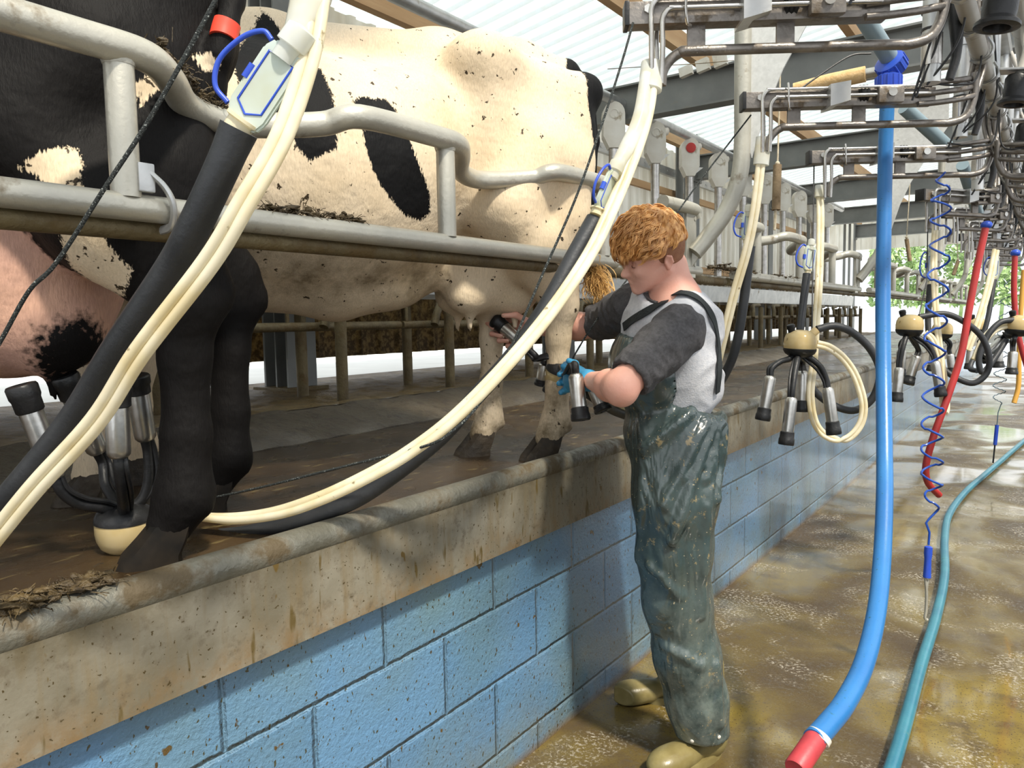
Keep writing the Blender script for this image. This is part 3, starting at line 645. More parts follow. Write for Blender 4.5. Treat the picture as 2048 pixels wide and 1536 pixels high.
# ------------------------------------------------------------------ feed hoppers along the trough
ords = ['nearest', 'second', 'third', 'fourth', 'fifth', 'sixth', 'seventh', 'eighth', 'ninth', 'tenth', 'eleventh', 'twelfth']
for k in range(11):
    y = 5.27+.86*k; x = -1.9
    t = thing('feed_hopper', ('white feed hopper with a red disc on its face' if k == 3 else 'white feed hopper on a steel drop tube, %s in the row by the sheet wall' % ords[k]), 'feeder', (x, y, 1.9), 'feed hoppers with drop tubes')
    bm = B(); n = []
    w_ = .095
    pr = [(-w_, 2.98), (-.045, 2.88), (.045, 2.88), (w_, 2.98)]+[(w_*math.cos(a), 3.17+w_*1.1*math.sin(a)) for a in [math.radians(q) for q in range(0, 181, 20)]]
    sx = V((math.cos(-.35), math.sin(-.35), 0))*1.0; ny = V((-sx.y, sx.x, 0))
    sx, ny = V((.80, .60, 0)), V((-.6, .8, 0))
    prism(bm, [V((x, y, 0))+sx*a+ny*(-.06)+V((0, 0, z)) for a, z in pr], ny*.13); put('hopper_body', bm, MT['white'], t, smooth=False)
    bm = B(); tube(bm, [(x, y, 2.93), (x, y, 1.86)], .042, 16); tube(bm, [(x, y, 2.96), (x, y, 2.90)], [.06, .043], 16); put('drop_tube', bm, MT['stainless'], t)
    bm = B(); prism(bm, [V((x, y, 2.90))+sx*.05, V((x, y, 2.98))+sx*.075, V((x, y, 2.975))+sx*.15], ny*.004); put('flap', bm, MT['gusset'], t, smooth=False)
    if k == 3: bm = B(); lathe(bm, [(.052, 0), (.052, .01), (.04, .014)], V((x, y, 3.17))-ny*.06, -ny, 20); put('red_disc', bm, MT['red'], t)
    else: bm = B(); lathe(bm, [(.045, 0), (.045, .004), (.034, .006), (.03, .002)], V((x, y, 3.17))-ny*.06, -ny, 20); put('lid', bm, MT['white'], t)
    bm = B(); tube(bm, [V((x, y, 3.2))+ny*.06, V((x-.0, y+.25, 3.24))], .045, 14); put('elbow_pipe', bm, MT['white'], t)
bm = B(); tube(bm, [(-1.9, 2, 3.30), (-1.9, 15, 3.30)], .045, 14); tag(put('auger_pipe', bm, MT['galvclean'], None, (-1.9, 2, 3.3)), 'overhead feed pipe linking the white hoppers', 'pipe')
# trough and the barrier in front of the cows' heads
bm = B(); pr = [(x-.25, z) for x, z in [(-1.62, 1.74), (-1.64, 1.56), (-1.80, 1.535), (-2.10, 1.56), (-2.2, 1.80), (-2.19, 1.80), (-2.09, 1.57), (-1.80, 1.545), (-1.65, 1.57), (-1.63, 1.74)]]
extrude_y(bm, pr, -1, 16); tag(put('feed_trough', bm, MT['galvclean'], None, (-1.9, 7, 1.54), False), 'long galvanised feed trough below the drop tubes', 'trough')
for i in range(6):
    y0 = 1.0+i*2.58-.3
    t = thing('head_barrier', 'dirty pipe head barrier, '+['section behind the black cow legs', 'section seen under the cream cow belly', 'section right behind the man', 'section past the man, right of his back', 'section behind the hanging clusters', 'farthest section'][i], 'barrier', (-1.8, y0, 1.0), 'head barrier sections')
    bm = B(); tube(bm, [(-1.8, y0, 1.372), (-1.8, y0+2.56, 1.372)], .023, 12); put('rail', bm, MT['rust'], t)
    bm = B(); tube(bm, [(-1.8, y0, 1.80), (-1.8, y0+2.56, 1.80)], .02, 12); put('rail', bm, MT['galv'], t)
    for j in range(3):
        y = y0+.28+.86*j
        bm = B(); tube(bm, [(-1.66, y-.02, .97), (-1.66, y-.02, 1.5)], .030, 14); put('post', bm, MT['rust'], t)
        bm = B(); tube(bm, [(-2.12, y+.1, .97), (-2.12, y+.1, 1.50)], .032, 14); put('post', bm, MT['rust'], t)
        bm = B(); tube(bm, catmull([(-1.74, y-.06, 1.37), (-1.76, y, 1.46), (-1.80, y+.11, 1.52), (-1.82, y+.42, 1.53)], 5), .024, 12); put('hoop', bm, MT['rust'], t)
        bm = B(); tube(bm, [(-1.8, y+.62, 1.36), (-1.8, y+.62, 1.55)], .010, 8); put('tie_bar', bm, MT['rust'], t)
# ------------------------------------------------------------------ zigzag rump rails on posts
ZR = 1.86
def zig(y0, n, end=True, start=0.):
    pts = []
    for i in range(n):
        y = y0+.86*i
        pts += [(0.0, y-.30, ZR), (0.012, y-.06, ZR), (0.0, y+.05, ZR), (-.045, y+.12, ZR-.012), (-.105, y+.19, ZR-.035), (-.135, y+.29, ZR-.042), (-.115, y+.38, ZR-.036), (-.06, y+.50, ZR-.018)]
    if end: pts = pts[:-5]+[(-.0, y+.03, ZR-.004), (.0, y+.045, ZR-.03)]
    return pts
def rail_section(y0, n, lab, plate=False, low=True):
    t = thing('rump_rail', lab, 'rail', (0, y0, .93), 'zigzag rump rail sections')
    bm = B(); tube(bm, catmull(zig(y0, n), 6), .0275, 20); put('zigzag_rail', bm, MT['galv'], t)
    for i in range(n):
        y = y0+.86*i; bm = B()
        if plate and i == n-1:
            box(bm, (.0, y, 1.73), (.012, .09, .30), None, .002)
            for z in (1.82, 1.62): tube(bm, [(.005, y, z), (.02, y, z)], .012, 6)
        else:
            tube(bm, [(0, y, ZR-.02), (0, y, 1.61)], .0245, 18); tube(bm, [(0, y, ZR-.012), (0, y, ZR-.028)], [.030, .0255], 18)
        put('post', bm, MT['galv'], t)
    bm = B(); tube(bm, [(0, y0-.36, 1.597), (0, y0+.86*(n-1)+.08, 1.592)], .024, 18); put('lower_rail', bm, MT['galv'], t)
    bm = B(); tube(bm, [(-.035, y0-.36, 1.563), (-.035, y0+.86*(n-1)+.5, 1.560)], .020, 16); put('back_rail', bm, MT['rust'], t)
    return t
YP = .71
r1 = rail_section(YP-.86, 4, 'zigzag galvanised rump rail nearest the camera, in front of both cows')
# clamp on the lower rail at the first post
bm = B(); tube(bm, catmull([(.018, .745, 1.655), (.03, .765, 1.63), (.036, .775, 1.60), (.022, .778, 1.567), (-.005, .775, 1.560)], 5), .006, 10, flat=1.6); box(bm, (.02, .735, 1.645), (.012, .03, .05), None, .003); put('clamp', bm, MT['galvclean'], r1)
r2 = rail_section(YP+.86*3+.02-.07, 1, 'short zigzag rail behind the man\'s head with a bolted plate', True)
for i, (a, n) in enumerate(((4, 4), (8, 4), (12, 4), (16, 3))):
    rail_section(YP+.86*a, n, 'zigzag rump rail past the man, '+['first section right of his shoulders', 'second section, crossing behind the blue hose', 'third section, near the open end', 'last section at the open far end'][i])
# dung caked on the rails
def dung(pts, r, seed, lab, n=26, sc=.5):
    rr = random.Random(seed); pts = catmull(pts, 6); bm = B()
    for i in range(int(n*1.8)):
        p = rr.choice(pts)+V((rr.gauss(0, r*.35), rr.gauss(0, r*.6), abs(rr.gauss(0, r*.30))))
        q = rr.uniform(.2, .75)*r*sc
        ball(bm, p, q, (rr.uniform(.8, 1.6), rr.uniform(1., 2.6), rr.uniform(.35, .7)), Matrix.Rotation(rr.uniform(0, 3), 3, 'Z'), 8, 6)
    for v in bm.verts: v.co += V((mnoise.noise(v.co*60), mnoise.noise(v.co*60+V((5, 0, 0))), mnoise.noise(v.co*60+V((9, 0, 0)))))*.006
    for i in range(int(n*6)):
        p = rr.choice(pts)+V((rr.gauss(0, r*.5), rr.gauss(0, r*.6), rr.gauss(0, r*.3))); d = V((rr.gauss(0, 1), rr.gauss(0, 1), rr.gauss(0, .5))).normalized()*rr.uniform(.010, .030)
        tube(bm, [p, p+d*.5+V((0, 0, .002)), p+d], .0009, 3, False)
    return tag(put('dung_clump', bm, MT['dung'], None, pts[0]), lab, 'dung', None, 'stuff')
o = [V((-.02, .78, ZR+.02)), V((-.06, .85, ZR+.008)), V((-.105, .91, ZR-.008)), V((-.13, .99, ZR-.015))]
dung(o, .026, 1, 'straw and dung caked on the bend of the near upper rail', 60)
dung([(-.01, 1.02, 1.62), (-.01, 1.12, 1.622), (-.01, 1.25, 1.62)], .022, 2, 'dung caked on the lower rail behind the near white hose', 50)
dung([(-.02, .42, .952), (.015, .47, .955), (.01, .55, .955), (.01, .62, .952)], .03, 4, 'heap of caked dung on the curb at the left edge', 90)
dung([(0, 3.5, 1.615), (0, 3.8, 1.615), (0, 4.1, 1.61)], .035, 5, 'dark dung clinging to the lower rail right of the man', 45)
dung([(0, 4.5, 1.61), (0, 5.3, 1.61)], .025, 6, 'scattered dung along the lower rail behind the first hanging cluster', 30)
# ------------------------------------------------------------------ J posts with spangled gussets
for i in range(6):
    y = 3.25+3.44*i if i else 3.25
    wh = ['right behind the man\'s head', 'behind the blue hose', 'third along the platform', 'fourth along the platform', 'near the open end', 'at the open end'][i]
    t = thing('swan_neck_post', 'curved galvanised pipe post rising from the rump rail, '+wh, 'post', (.02, y, 1.6), 'swan neck posts')
    bm = B(); tube(bm, catmull([(.03, y-.05, 1.665), (.075, y-.01, 1.735), (.14, y+.03, 1.84), (.19, y+.045, 1.97), (.205, y+.05, 2.12), (.205, y+.05, 2.4), (.205, y+.05, 3.15)], 8), .036, 22); put('pipe', bm, MT['galv'], t)
    bm = B(); prism(bm, [(.012, y-.045, 1.70), (.10, y-.01, 1.74), (.012, y-.045, 1.60)], (0, .008, 0)); box(bm, (.01, y-.05, 1.72), (.014, .10, .32), None, .002); put('bracket_plate', bm, MT['galv'], t, smooth=False)
    bm = B(); prism(bm, [(.235, y+.05, 2.10), (.245, y+.05, 2.06), (.30, y+.05, 2.24), (.37, y+.05, 2.40), (.50, y+.05, 2.62), (.62, y+.05, 2.80), (.62, y+.05, 3.14), (.235, y+.05, 3.14)], (0, .008, 0)); put('gusset_plate', bm, MT['gusset'], t, smooth=False)
# ------------------------------------------------------------------ outside: hedge
m = M('hedge leaves', (.22, .36, .12), .6, 0, (.42, .55, .28), 3); rr = random.Random(11)
for i in range(7):
    cx = -8.2+i*2.25; bm = B()
    for j in range(620):
        a = rr.uniform(0, 6.28); u = rr.random(); r = 2.2*u**.4; p = V((cx+r*math.cos(a)*.48, 58+r*math.sin(a)*.5, 1.9+rr.random()*4.6))
        d = V((rr.gauss(0, 1), rr.gauss(0, 1), rr.gauss(0, 1))).normalized()*.26; e = d.orthogonal().normalized()*.13
        v = [bm.verts.new(p+q) for q in (-d, e, d, -e)]; bm.faces.new(v)
    tube(bm, [(cx, 58, .9), (cx+.1, 58, 2.6), (cx-.1, 58, 4.5)], [.12, .09, .04], 8)
    tag(put('hedge_bush', bm, m, None, (cx, 58, .9), False), 'leafy green bush in the hedge outside the open end, %s from the left' % ords[i].replace('nearest', 'first'), 'bush', 'hedge bushes outside')
# ================================================================== MILKING EQUIPMENT
def clusterfn(claw, up, cups, lab, rad=.056, spout=None):
    """claw: centre of the bowl; up: from the nipple side to the dome side; cups: (end where the tube enters, mouth end)"""
    claw = V(claw); up = V(up).normalized(); t = thing('milking_cluster', lab, 'milking cluster', claw, 'milking clusters')
    bm = B(); r = rad
    lathe(bm, [(r*.93, -.018), (r, -.005), (r*1.01, .012), (r*.97, .03), (r*.86, .046), (r*.62, .058), (r*.35, .063), (.006, .064)], claw, up, 32); put('claw_bowl', bm, MT['claw'], t)
    bm = B(); lathe(bm, [(r*.30, -.046), (r*.62, -.042), (r*.90, -.03), (r*1.0, -.018), (r*1.01, -.010), (r*.9, -.008)], claw, up, 32); put('claw_base', bm, MT['rubber'], t)
    n = up.orthogonal().normalized(); side = _R*-1
    side = (side-up*side.dot(up)).normalized()
    bm = B(); lathe(bm, [(.013, .0), (.014, .016), (.016, .02), (.016, .034), (.010, .038)], claw+up*.048+side*r*.55, (up+side*.25).normalized(), 18); put('plug', bm, MT['rubber'], t)
    if spout is not None:
        sp = V(spout); bm = B(); tube(bm, [claw+up*.035-side*.02, claw*.35+sp*.65+up*.004, sp], [.018, .016, .015], 16); put('spout', bm, MT['claw'], t)
    for i, (e, mo) in enumerate(cups):
        e, mo = V(e), V(mo); ax = (mo-e); L = ax.length; ax.normalize(); k = L/.185
        bm = B(); lathe(bm, [(.010, -.002), (.0165, .0), (.0215, .008*k), (.0225, .02*k), (.0225, .138*k), (.0215, .146*k)], e, ax, 26); c = put('teat_cup', bm, MT['cupsteel'], t)
        bm = B(); lathe(bm, [(.0235, .134*k), (.0262, .137*k), (.0265, .158*k), (.029, .164*k), (.0295, .183*k), (.027, .187*k), (.013, .188*k), (.012, .17*k)], e, ax, 28); put('rubber_mouthpiece', bm, MT['rubber'], c)
        st = claw-up*.03; out = (e-st); out -= up*out.dot(up)
        if out.length > 1e-3: st += out.normalized()*.03
        mid = st.lerp(e, .5)-up*(-.012)+(out.normalized()*.012 if out.length > 1e-3 else V((0, 0, 0)))
        off = ax.orthogonal().normalized()*.011
        bm = B(); tube(bm, catmull([claw-up*.025, st-up*.02+(out*.15), mid, e-ax*.03, e+ax*.004], 7), [.0125, .012, .0115, .011, .0125], 14); put('short_tube', bm, MT['rubber'], t)
        bm = B(); tube(bm, catmull([claw-up*.025+off, st-up*.025+(out*.1)+off*1.4, mid+off*1.6-up*.006, e-ax*.03+off*1.3, e+ax*.004+off], 7), .0055, 8); put('pulse_tube', bm, MT['rubber'], t)
    return t
def twin(bm, pts, r, n=8, side=None, sides=14):
    path = catmull([p for p in pts], n); side = side or _R
    tube(bm, path, r, sides, True, side, r*.93); tube(bm, path, r, sides, True, side, -r*.93)
def milkhose(lab, white, black, rw, rb, valve=None, loc=None, side=None, sleeve=None, loopr=True):
    """white: points of the twin pulse tube; black: points of the rubber long milk tube; valve: (top, bottom, width dir)"""
    t = thing('milk_hose', lab, 'hose', loc or white[0], 'long milk hoses')
    bm = B(); twin(bm, white, rw, 8, side); put('pulse_tube', bm, MT['tube'], t)
    if black: bm = B(); tube(bm, catmull(black, 8), [rb*1.12, rb*1.02]+[rb]*12, 20); put('rubber_tube', bm, MT['sleeve'], t)
    if valve:
        top, bot, wd, wid = valve; ax = (top-bot); L = ax.length; u = ax.normalized(); w_ = (V(wd)-u*V(wd).dot(u)).normalized(); n = u.cross(w_)
        if n.dot(CAM-bot) < 0: n = -n
        poly = [(-.0, -.12), (.42, -.04), (.5, .1), (.5, .86), (.36, 1.0), (-.36, 1.0), (-.5, .86), (-.5, .12), (-.36, -.02)]
        bm = B(); th = wid*.20
        prism(bm, [bot+w_*(a*wid)+u*(b*L)-n*th/2 for a, b in poly], n*th)
        e = [e for e in bm.edges]; bmesh.ops.bevel(bm, geom=e, offset=wid*.05, segments=2, affect='EDGES'); v = put('shut_off_valve', bm, MT['valve'], t)
        bm = B(); q = [bot+w_*(a*wid*.76)+u*(b*L*.86+.07*L)+n*(wid*.105) for a, b in ((0, 0), (.42, .12), (.42, .9), (-.42, .9), (-.42, .12))]
        tube(bm, q+[q[0]], wid*.028, 8); put('gasket', bm, MT['blueplastic'], v)
        bm = B(); s = -1; h = [bot+w_*(s*wid*.5)+u*(.06*L), bot+w_*(s*wid*.95)+u*(.14*L), bot+w_*(s*wid*1.18)+u*(.42*L), bot+w_*(s*wid*1.02)+u*(.78*L), bot+w_*(s*wid*.72)+u*(.98*L), bot+w_*(s*wid*.45)+u*(.96*L)]
        tube(bm, catmull(h, 8), wid*.062, 12); tube(bm, [bot+w_*(-wid*.46)+u*(.42*L), bot+w_*(-wid*.46)+u*(.60*L)], wid*.12, 12); put('loop_handle', bm, MT['blueplastic'], v)
        bm = B(); lathe(bm, [(rb*.6, -.0), (rb*.72, .0), (rb*.72, L*.18), (rb*.95, L*.19), (rb*.9, L*.42), (rb*.5, L*.46)], top-u*.04*L*4, u, 20)
        put('upper_nipple', bm, MT['silicone'], v)
        bm = B(); lathe(bm, [(rb*.8, -.05*L), (rb*.8, .06*L), (rb*1.0, .08*L), (rb*1.0, .12*L)], bot-u*.10*L, u, 20); put('lower_nipple', bm, MT['tube'], v)
    if sleeve:
        a, b2, rs = sleeve; bm = B(); tube(bm, catmull(a, 6), b2, 18, flat=.62 if rs is None else rs, side=_R); put('top_sleeve', bm, MT['silicone'], t)
    return t
# --- nearest hose, from an arm above the frame down to the left corner
milkhose('nearest twin milk hose sweeping from the top of the photo to the bottom left corner',
    PL([(668, -150, .97), (640, -20, .93), (618, 110, .91), (563, 273, .90), (486, 410, .90), (417, 525, .92), (279, 705, .96), (191, 842, 1.0), (67, 978, 1.04), (-40, 1110, 1.08)]),
    PL([(478, 258, .92), (440, 345, .93), (385, 460, .96), (340, 540, 1.0), (232, 700, 1.06), (143, 842, 1.13), (32, 978, 1.18), (-60, 1080, 1.22)]), .0074, .0205,
    (P(580, 98, .905), P(486, 240, .915), V(_R), .052), sleeve=(PL([(640, -90, .95), (622, -5, .93), (600, 52, .92), (584, 95, .915)]), [.026, .025, .018, .013], .8))
bm = B(); tube(bm, catmull(PL([(470, -80, .95), (431, 0, .95), (355, 140, .95), (284, 263, .96), (212, 372, .97), (113, 525, .99), (58, 582, 1.0), (0, 684, 1.02), (-60, 780, 1.03)]), 6), .0030, 10)
tag(put('pull_cord', bm, MT['cord'], None, P(431, 0, .95)), 'thick flecked cord crossing in front of the black cow', 'cord')
# --- hose two, from the first visible arm to the black cow's cluster
milkhose('twin milk hose hanging in front of the cream cow and swinging down to the platform',
    PL([(1302, 150, 1.84), (1297, 205, 1.81), (1284, 262, 1.78), (1258, 335, 1.74), (1222, 420, 1.70), (1178, 510, 1.66), (1100, 625, 1.62), (1005, 738, 1.60), (905, 838, 1.60), (812, 908, 1.61), (720, 960, 1.63), (640, 997, 1.66), (560, 1024, 1.70), (480, 1036, 1.74), (410, 1034, 1.78), (340, 1025, 1.80), (268, 1020, 1.80)]),
    PL([(1190, 440, 1.72), (1152, 505, 1.70), (1105, 592, 1.68), (1061, 662, 1.67), (1017, 722, 1.67), (950, 795, 1.68), (880, 875, 1.70), (780, 955, 1.73), (700, 1005, 1.75), (600, 1042, 1.77), (500, 1066, 1.80), (420, 1075, 1.84)]), .0095, .0195,
    (P(1228, 345, 1.72), P(1197, 420, 1.71), V(_F)*.8+V(_R)*.5, .05), sleeve=(PL([(1305, 126, 1.85), (1303, 150, 1.84), (1300, 180, 1.82)]), [.027, .028, .028], .6), side=V(_R)*.8-V(_F)*.6)
bm = B(); tube(bm, catmull(PL([(1292, 150, 1.83), (1280, 235, 1.79), (1255, 295, 1.76), (1232, 335, 1.73)]), 6), [.014, .018, .019, .015], 16); o = tag(put('clear_milk_tube', bm, MT['silicone'], None, P(1280, 235, 1.79)), 'clear milk tube beside the twin hose under the first steel arm', 'tube')
bm = B(); tube(bm, catmull(PL([(1266, 46, 1.84), (1245, 120, 1.80), (1205, 245, 1.75), (1150, 400, 1.70), (1080, 560, 1.66), (1020, 700, 1.63), (985, 770, 1.615), (940, 830, 1.58), (905, 862, 1.575), (868, 886, 1.575), (800, 905, 1.62), (640, 945, 1.72), (520, 975, 1.80), (400, 1000, 1.88), (310, 1010, 1.9)]), 6), .0030, 10)
tag(put('pull_cord', bm, MT['cord'], None, P(1266, 46, 1.84)), 'flecked cord from the end of the first arm, crossing the cream cow legs', 'cord')
# --- hose three, behind the man
milkhose('twin milk hose from the second arm passing behind the man\'s back',
    PL([(1525, 290, 2.60), (1520, 340, 2.60), (1510, 420, 2.60), (1494, 500, 2.62), (1468, 590, 2.66), (1448, 670, 2.70), (1428, 745, 2.75), (1400, 800, 2.80), (1330, 838, 2.80), (1260, 818, 2.68), (1205, 788, 2.52), (1172, 770, 2.42)]),
    PL([(1500, 492, 2.64), (1488, 600, 2.68), (1470, 700, 2.72), (1440, 765, 2.77), (1400, 815, 2.82), (1330, 850, 2.82), (1240, 826, 2.66), (1195, 800, 2.50), (1160, 775, 2.42)]), .0085, .0165,
    (P(1498, 425, 2.63), P(1494, 478, 2.64), V(_F)*.2+V(_R), .045), sleeve=(PL([(1527, 275, 2.60), (1525, 300, 2.60), (1522, 330, 2.6)]), [.026, .027, .027], .6))
bm = B(); tube(bm, catmull(PL([(1502, 230, 2.62), (1400, 362, 2.60), (1300, 500, 2.56), (1200, 630, 2.52), (1148, 712, 2.48), (1140, 735, 2.46)]), 4), .0028, 8)
tag(put('pull_cord', bm, MT['cord'], None, P(1502, 230, 2.62)), 'thin black cord running diagonally behind the man\'s head', 'cord')
# --- hose four and its hanging cluster
milkhose('twin milk hose from the third arm looping below the first hanging cluster',
    PL([(1640, 385, 3.28), (1641, 450, 3.25), (1638, 560, 3.2), (1632, 650, 3.15), (1627, 725, 3.1), (1621, 790, 3.08), (1630, 845, 3.07), (1655, 873, 3.06), (1692, 878, 3.05), (1720, 850, 3.04), (1727, 808, 3.03), (1712, 755, 3.02), (1688, 718, 3.01), (1660, 696, 3.0), (1634, 688, 3.0)]),
    PL([(1614, 548, 3.2), (1606, 610, 3.18), (1600, 680, 3.14), (1606, 740, 3.12), (1632, 785, 3.1), (1672, 813, 3.1), (1712, 820, 3.08), (1746, 795, 3.05), (1760, 745, 3.02), (1742, 700, 3.0), (1705, 665, 3.0), (1668, 652, 3.0), (1634, 659, 3.0)]), .0085, .0150,
    (P(1622, 492, 3.2), P(1616, 540, 3.2), V(_F)*.35+V(_R), .058), sleeve=(PL([(1641, 372, 3.28), (1640, 395, 3.27)]), [.023, .024], .6))
bm = B(); tube(bm, catmull(PL([(1628, 330, 3.3), (1626, 500, 3.2), (1624, 655, 3.05)]), 4), .0028, 8)
tag(put('pull_cord', bm, MT['rubber'], None, P(1628, 330, 3.3)), 'black cord from the third arm down to the first hanging cluster', 'cord')
clusterfn(P(1600, 692, 3.0), (.05, 0, 1), [(P(1541, 752, 2.95), P(1525, 840, 2.95)), (P(1583, 795, 2.90), P(1572, 889, 2.90)), (P(1605, 742, 3.10), P(1602, 823, 3.10)), (P(1655, 775, 2.98), P(1668, 868, 2.98))],
    'first hanging milking cluster with amber claw right of the man', .062, P(1634, 660, 2.99))
# --- cluster five
milkhose('twin milk hose of the second hanging cluster, seen through the blue coil',
    PL([(1872, 430, 3.9), (1868, 520, 3.85), (1872, 620, 3.8), (1880, 700, 3.78), (1890, 770, 3.76), (1893, 815, 3.75), (1888, 822, 3.74), (1884, 780, 3.73), (1880, 720, 3.73), (1866, 680, 3.73), (1850, 665, 3.74)]),
    PL([(1861, 570, 3.9), (1856, 640, 3.88), (1862, 690, 3.85), (1885, 735, 3.83), (1915, 757, 3.8), (1948, 766, 3.76), (1974, 745, 3.74), (1978, 710, 3.72), (1962, 672, 3.72), (1930, 645, 3.72), (1890, 628, 3.73), (1838, 634, 3.74)]), .0085, .0145,
    (P(1862, 505, 3.9), P(1860, 560, 3.9), V(_F)*.35+V(_R), .060))
bm = B(); tube(bm, [P(1856, 415, 3.95), P(1854, 560, 3.85), P(1836, 640, 3.76)], .0028, 8); tag(put('pull_cord', bm, MT['rubber'], None, P(1856, 415, 3.95)), 'black cord behind the blue coil down to the second hanging cluster', 'cord')
clusterfn(P(1819, 655, 3.74), (.05, 0, 1), [(P(1799, 735, 3.68), P(1793, 803, 3.68)), (P(1834, 712, 3.85), P(1816, 768, 3.85)), (P(1870, 722, 3.7), P(1882, 792, 3.7)), (P(1803, 700, 3.95), P(1800, 752, 3.95))],
    'second hanging milking cluster, between the blue hose and the blue coil', .062, P(1838, 637, 3.73))
# farther clusters
clusterfn(P(1884, 664, 4.9), (.1, 0, 1), [(P(1868, 700, 4.9), P(1862, 742, 4.9)), (P(1900, 708, 4.9), P(1904, 745, 4.9)), (P(1880, 708, 5.0), P(1878, 755, 5.0))], 'third hanging milking cluster, just behind the blue coil', .062, P(1903, 655, 4.9))
clusterfn(P(1953, 655, 5.2), (.1, 0, 1), [(P(1941, 697, 5.2), P(1937, 738, 5.2)), (P(1962, 690, 5.2), P(1975, 725, 5.2)), (P(1925, 690, 5.3), P(1908, 725, 5.3))], 'fourth hanging milking cluster, left of the yellow hose', .060, P(1968, 640, 5.2))
clusterfn(P(2036, 655, 3.9), (.1, 0, 1), [(P(2026, 703, 3.9), P(2023, 748, 3.9)), (P(2003, 680, 4.0), P(1966, 715, 4.0)), (P(1996, 690, 4.1), P(1997, 735, 4.1))], 'milking cluster at the right edge of the photo', .060, P(2020, 640, 3.9))
for i, (wp, bp, lab) in enumerate((
    ([(1992, 500, 4.6), (1978, 570, 4.55), (1958, 640, 4.5), (1935, 700, 4.5)], [(1988, 560, 4.65), (1975, 640, 4.6), (1955, 700, 4.58), (1940, 735, 4.55), (1955, 742, 4.5)], 'twin milk hose slanting down left of the two far red and yellow hoses'),
    ([(2028, 648, 3.9), (1995, 655, 3.9), (1968, 680, 3.9), (1950, 720, 3.9)], [(2030, 640, 3.88), (2000, 645, 3.88), (1975, 672, 3.88), (1958, 715, 3.88), (1965, 745, 3.88), (1990, 715, 3.9), (2012, 680, 3.92)], 'short twin hose loop at the cluster on the right edge'))):
    milkhose(lab, PL(wp), PL(bp), .011, .0145, (P(1990, 515, 4.65), P(1987, 555, 4.65), V(_R), .055) if i == 0 else None)
# --- cluster on the black cow
clusterfn(P(250, 1048, 1.66), (-.05, .05, -1), [(P(112, 955, 1.55), P(42, 772, 1.50)), (P(196, 905, 1.70), P(128, 752, 1.62)), (P(238, 915, 1.52), P(232, 775, 1.50)), (P(292, 880, 1.66), P(270, 752, 1.62))],
    'milking cluster attached to the pink udder of the black cow', .060, P(300, 1020, 1.70))
# --- cluster in the man's hands
HAND_CUP = (P(1058, 700, 2.66), P(990, 640, 2.71))
clusterfn(P(1122, 745, 2.66), (-.35, .2, -.9), [HAND_CUP, (P(1151, 748, 2.26), P(1162, 840, 2.24)), (P(1090, 728, 2.78), P(1083, 770, 2.80)), (P(1187, 775, 2.40), P(1207, 822, 2.38))], 'milking cluster held by the crouching man', .055)
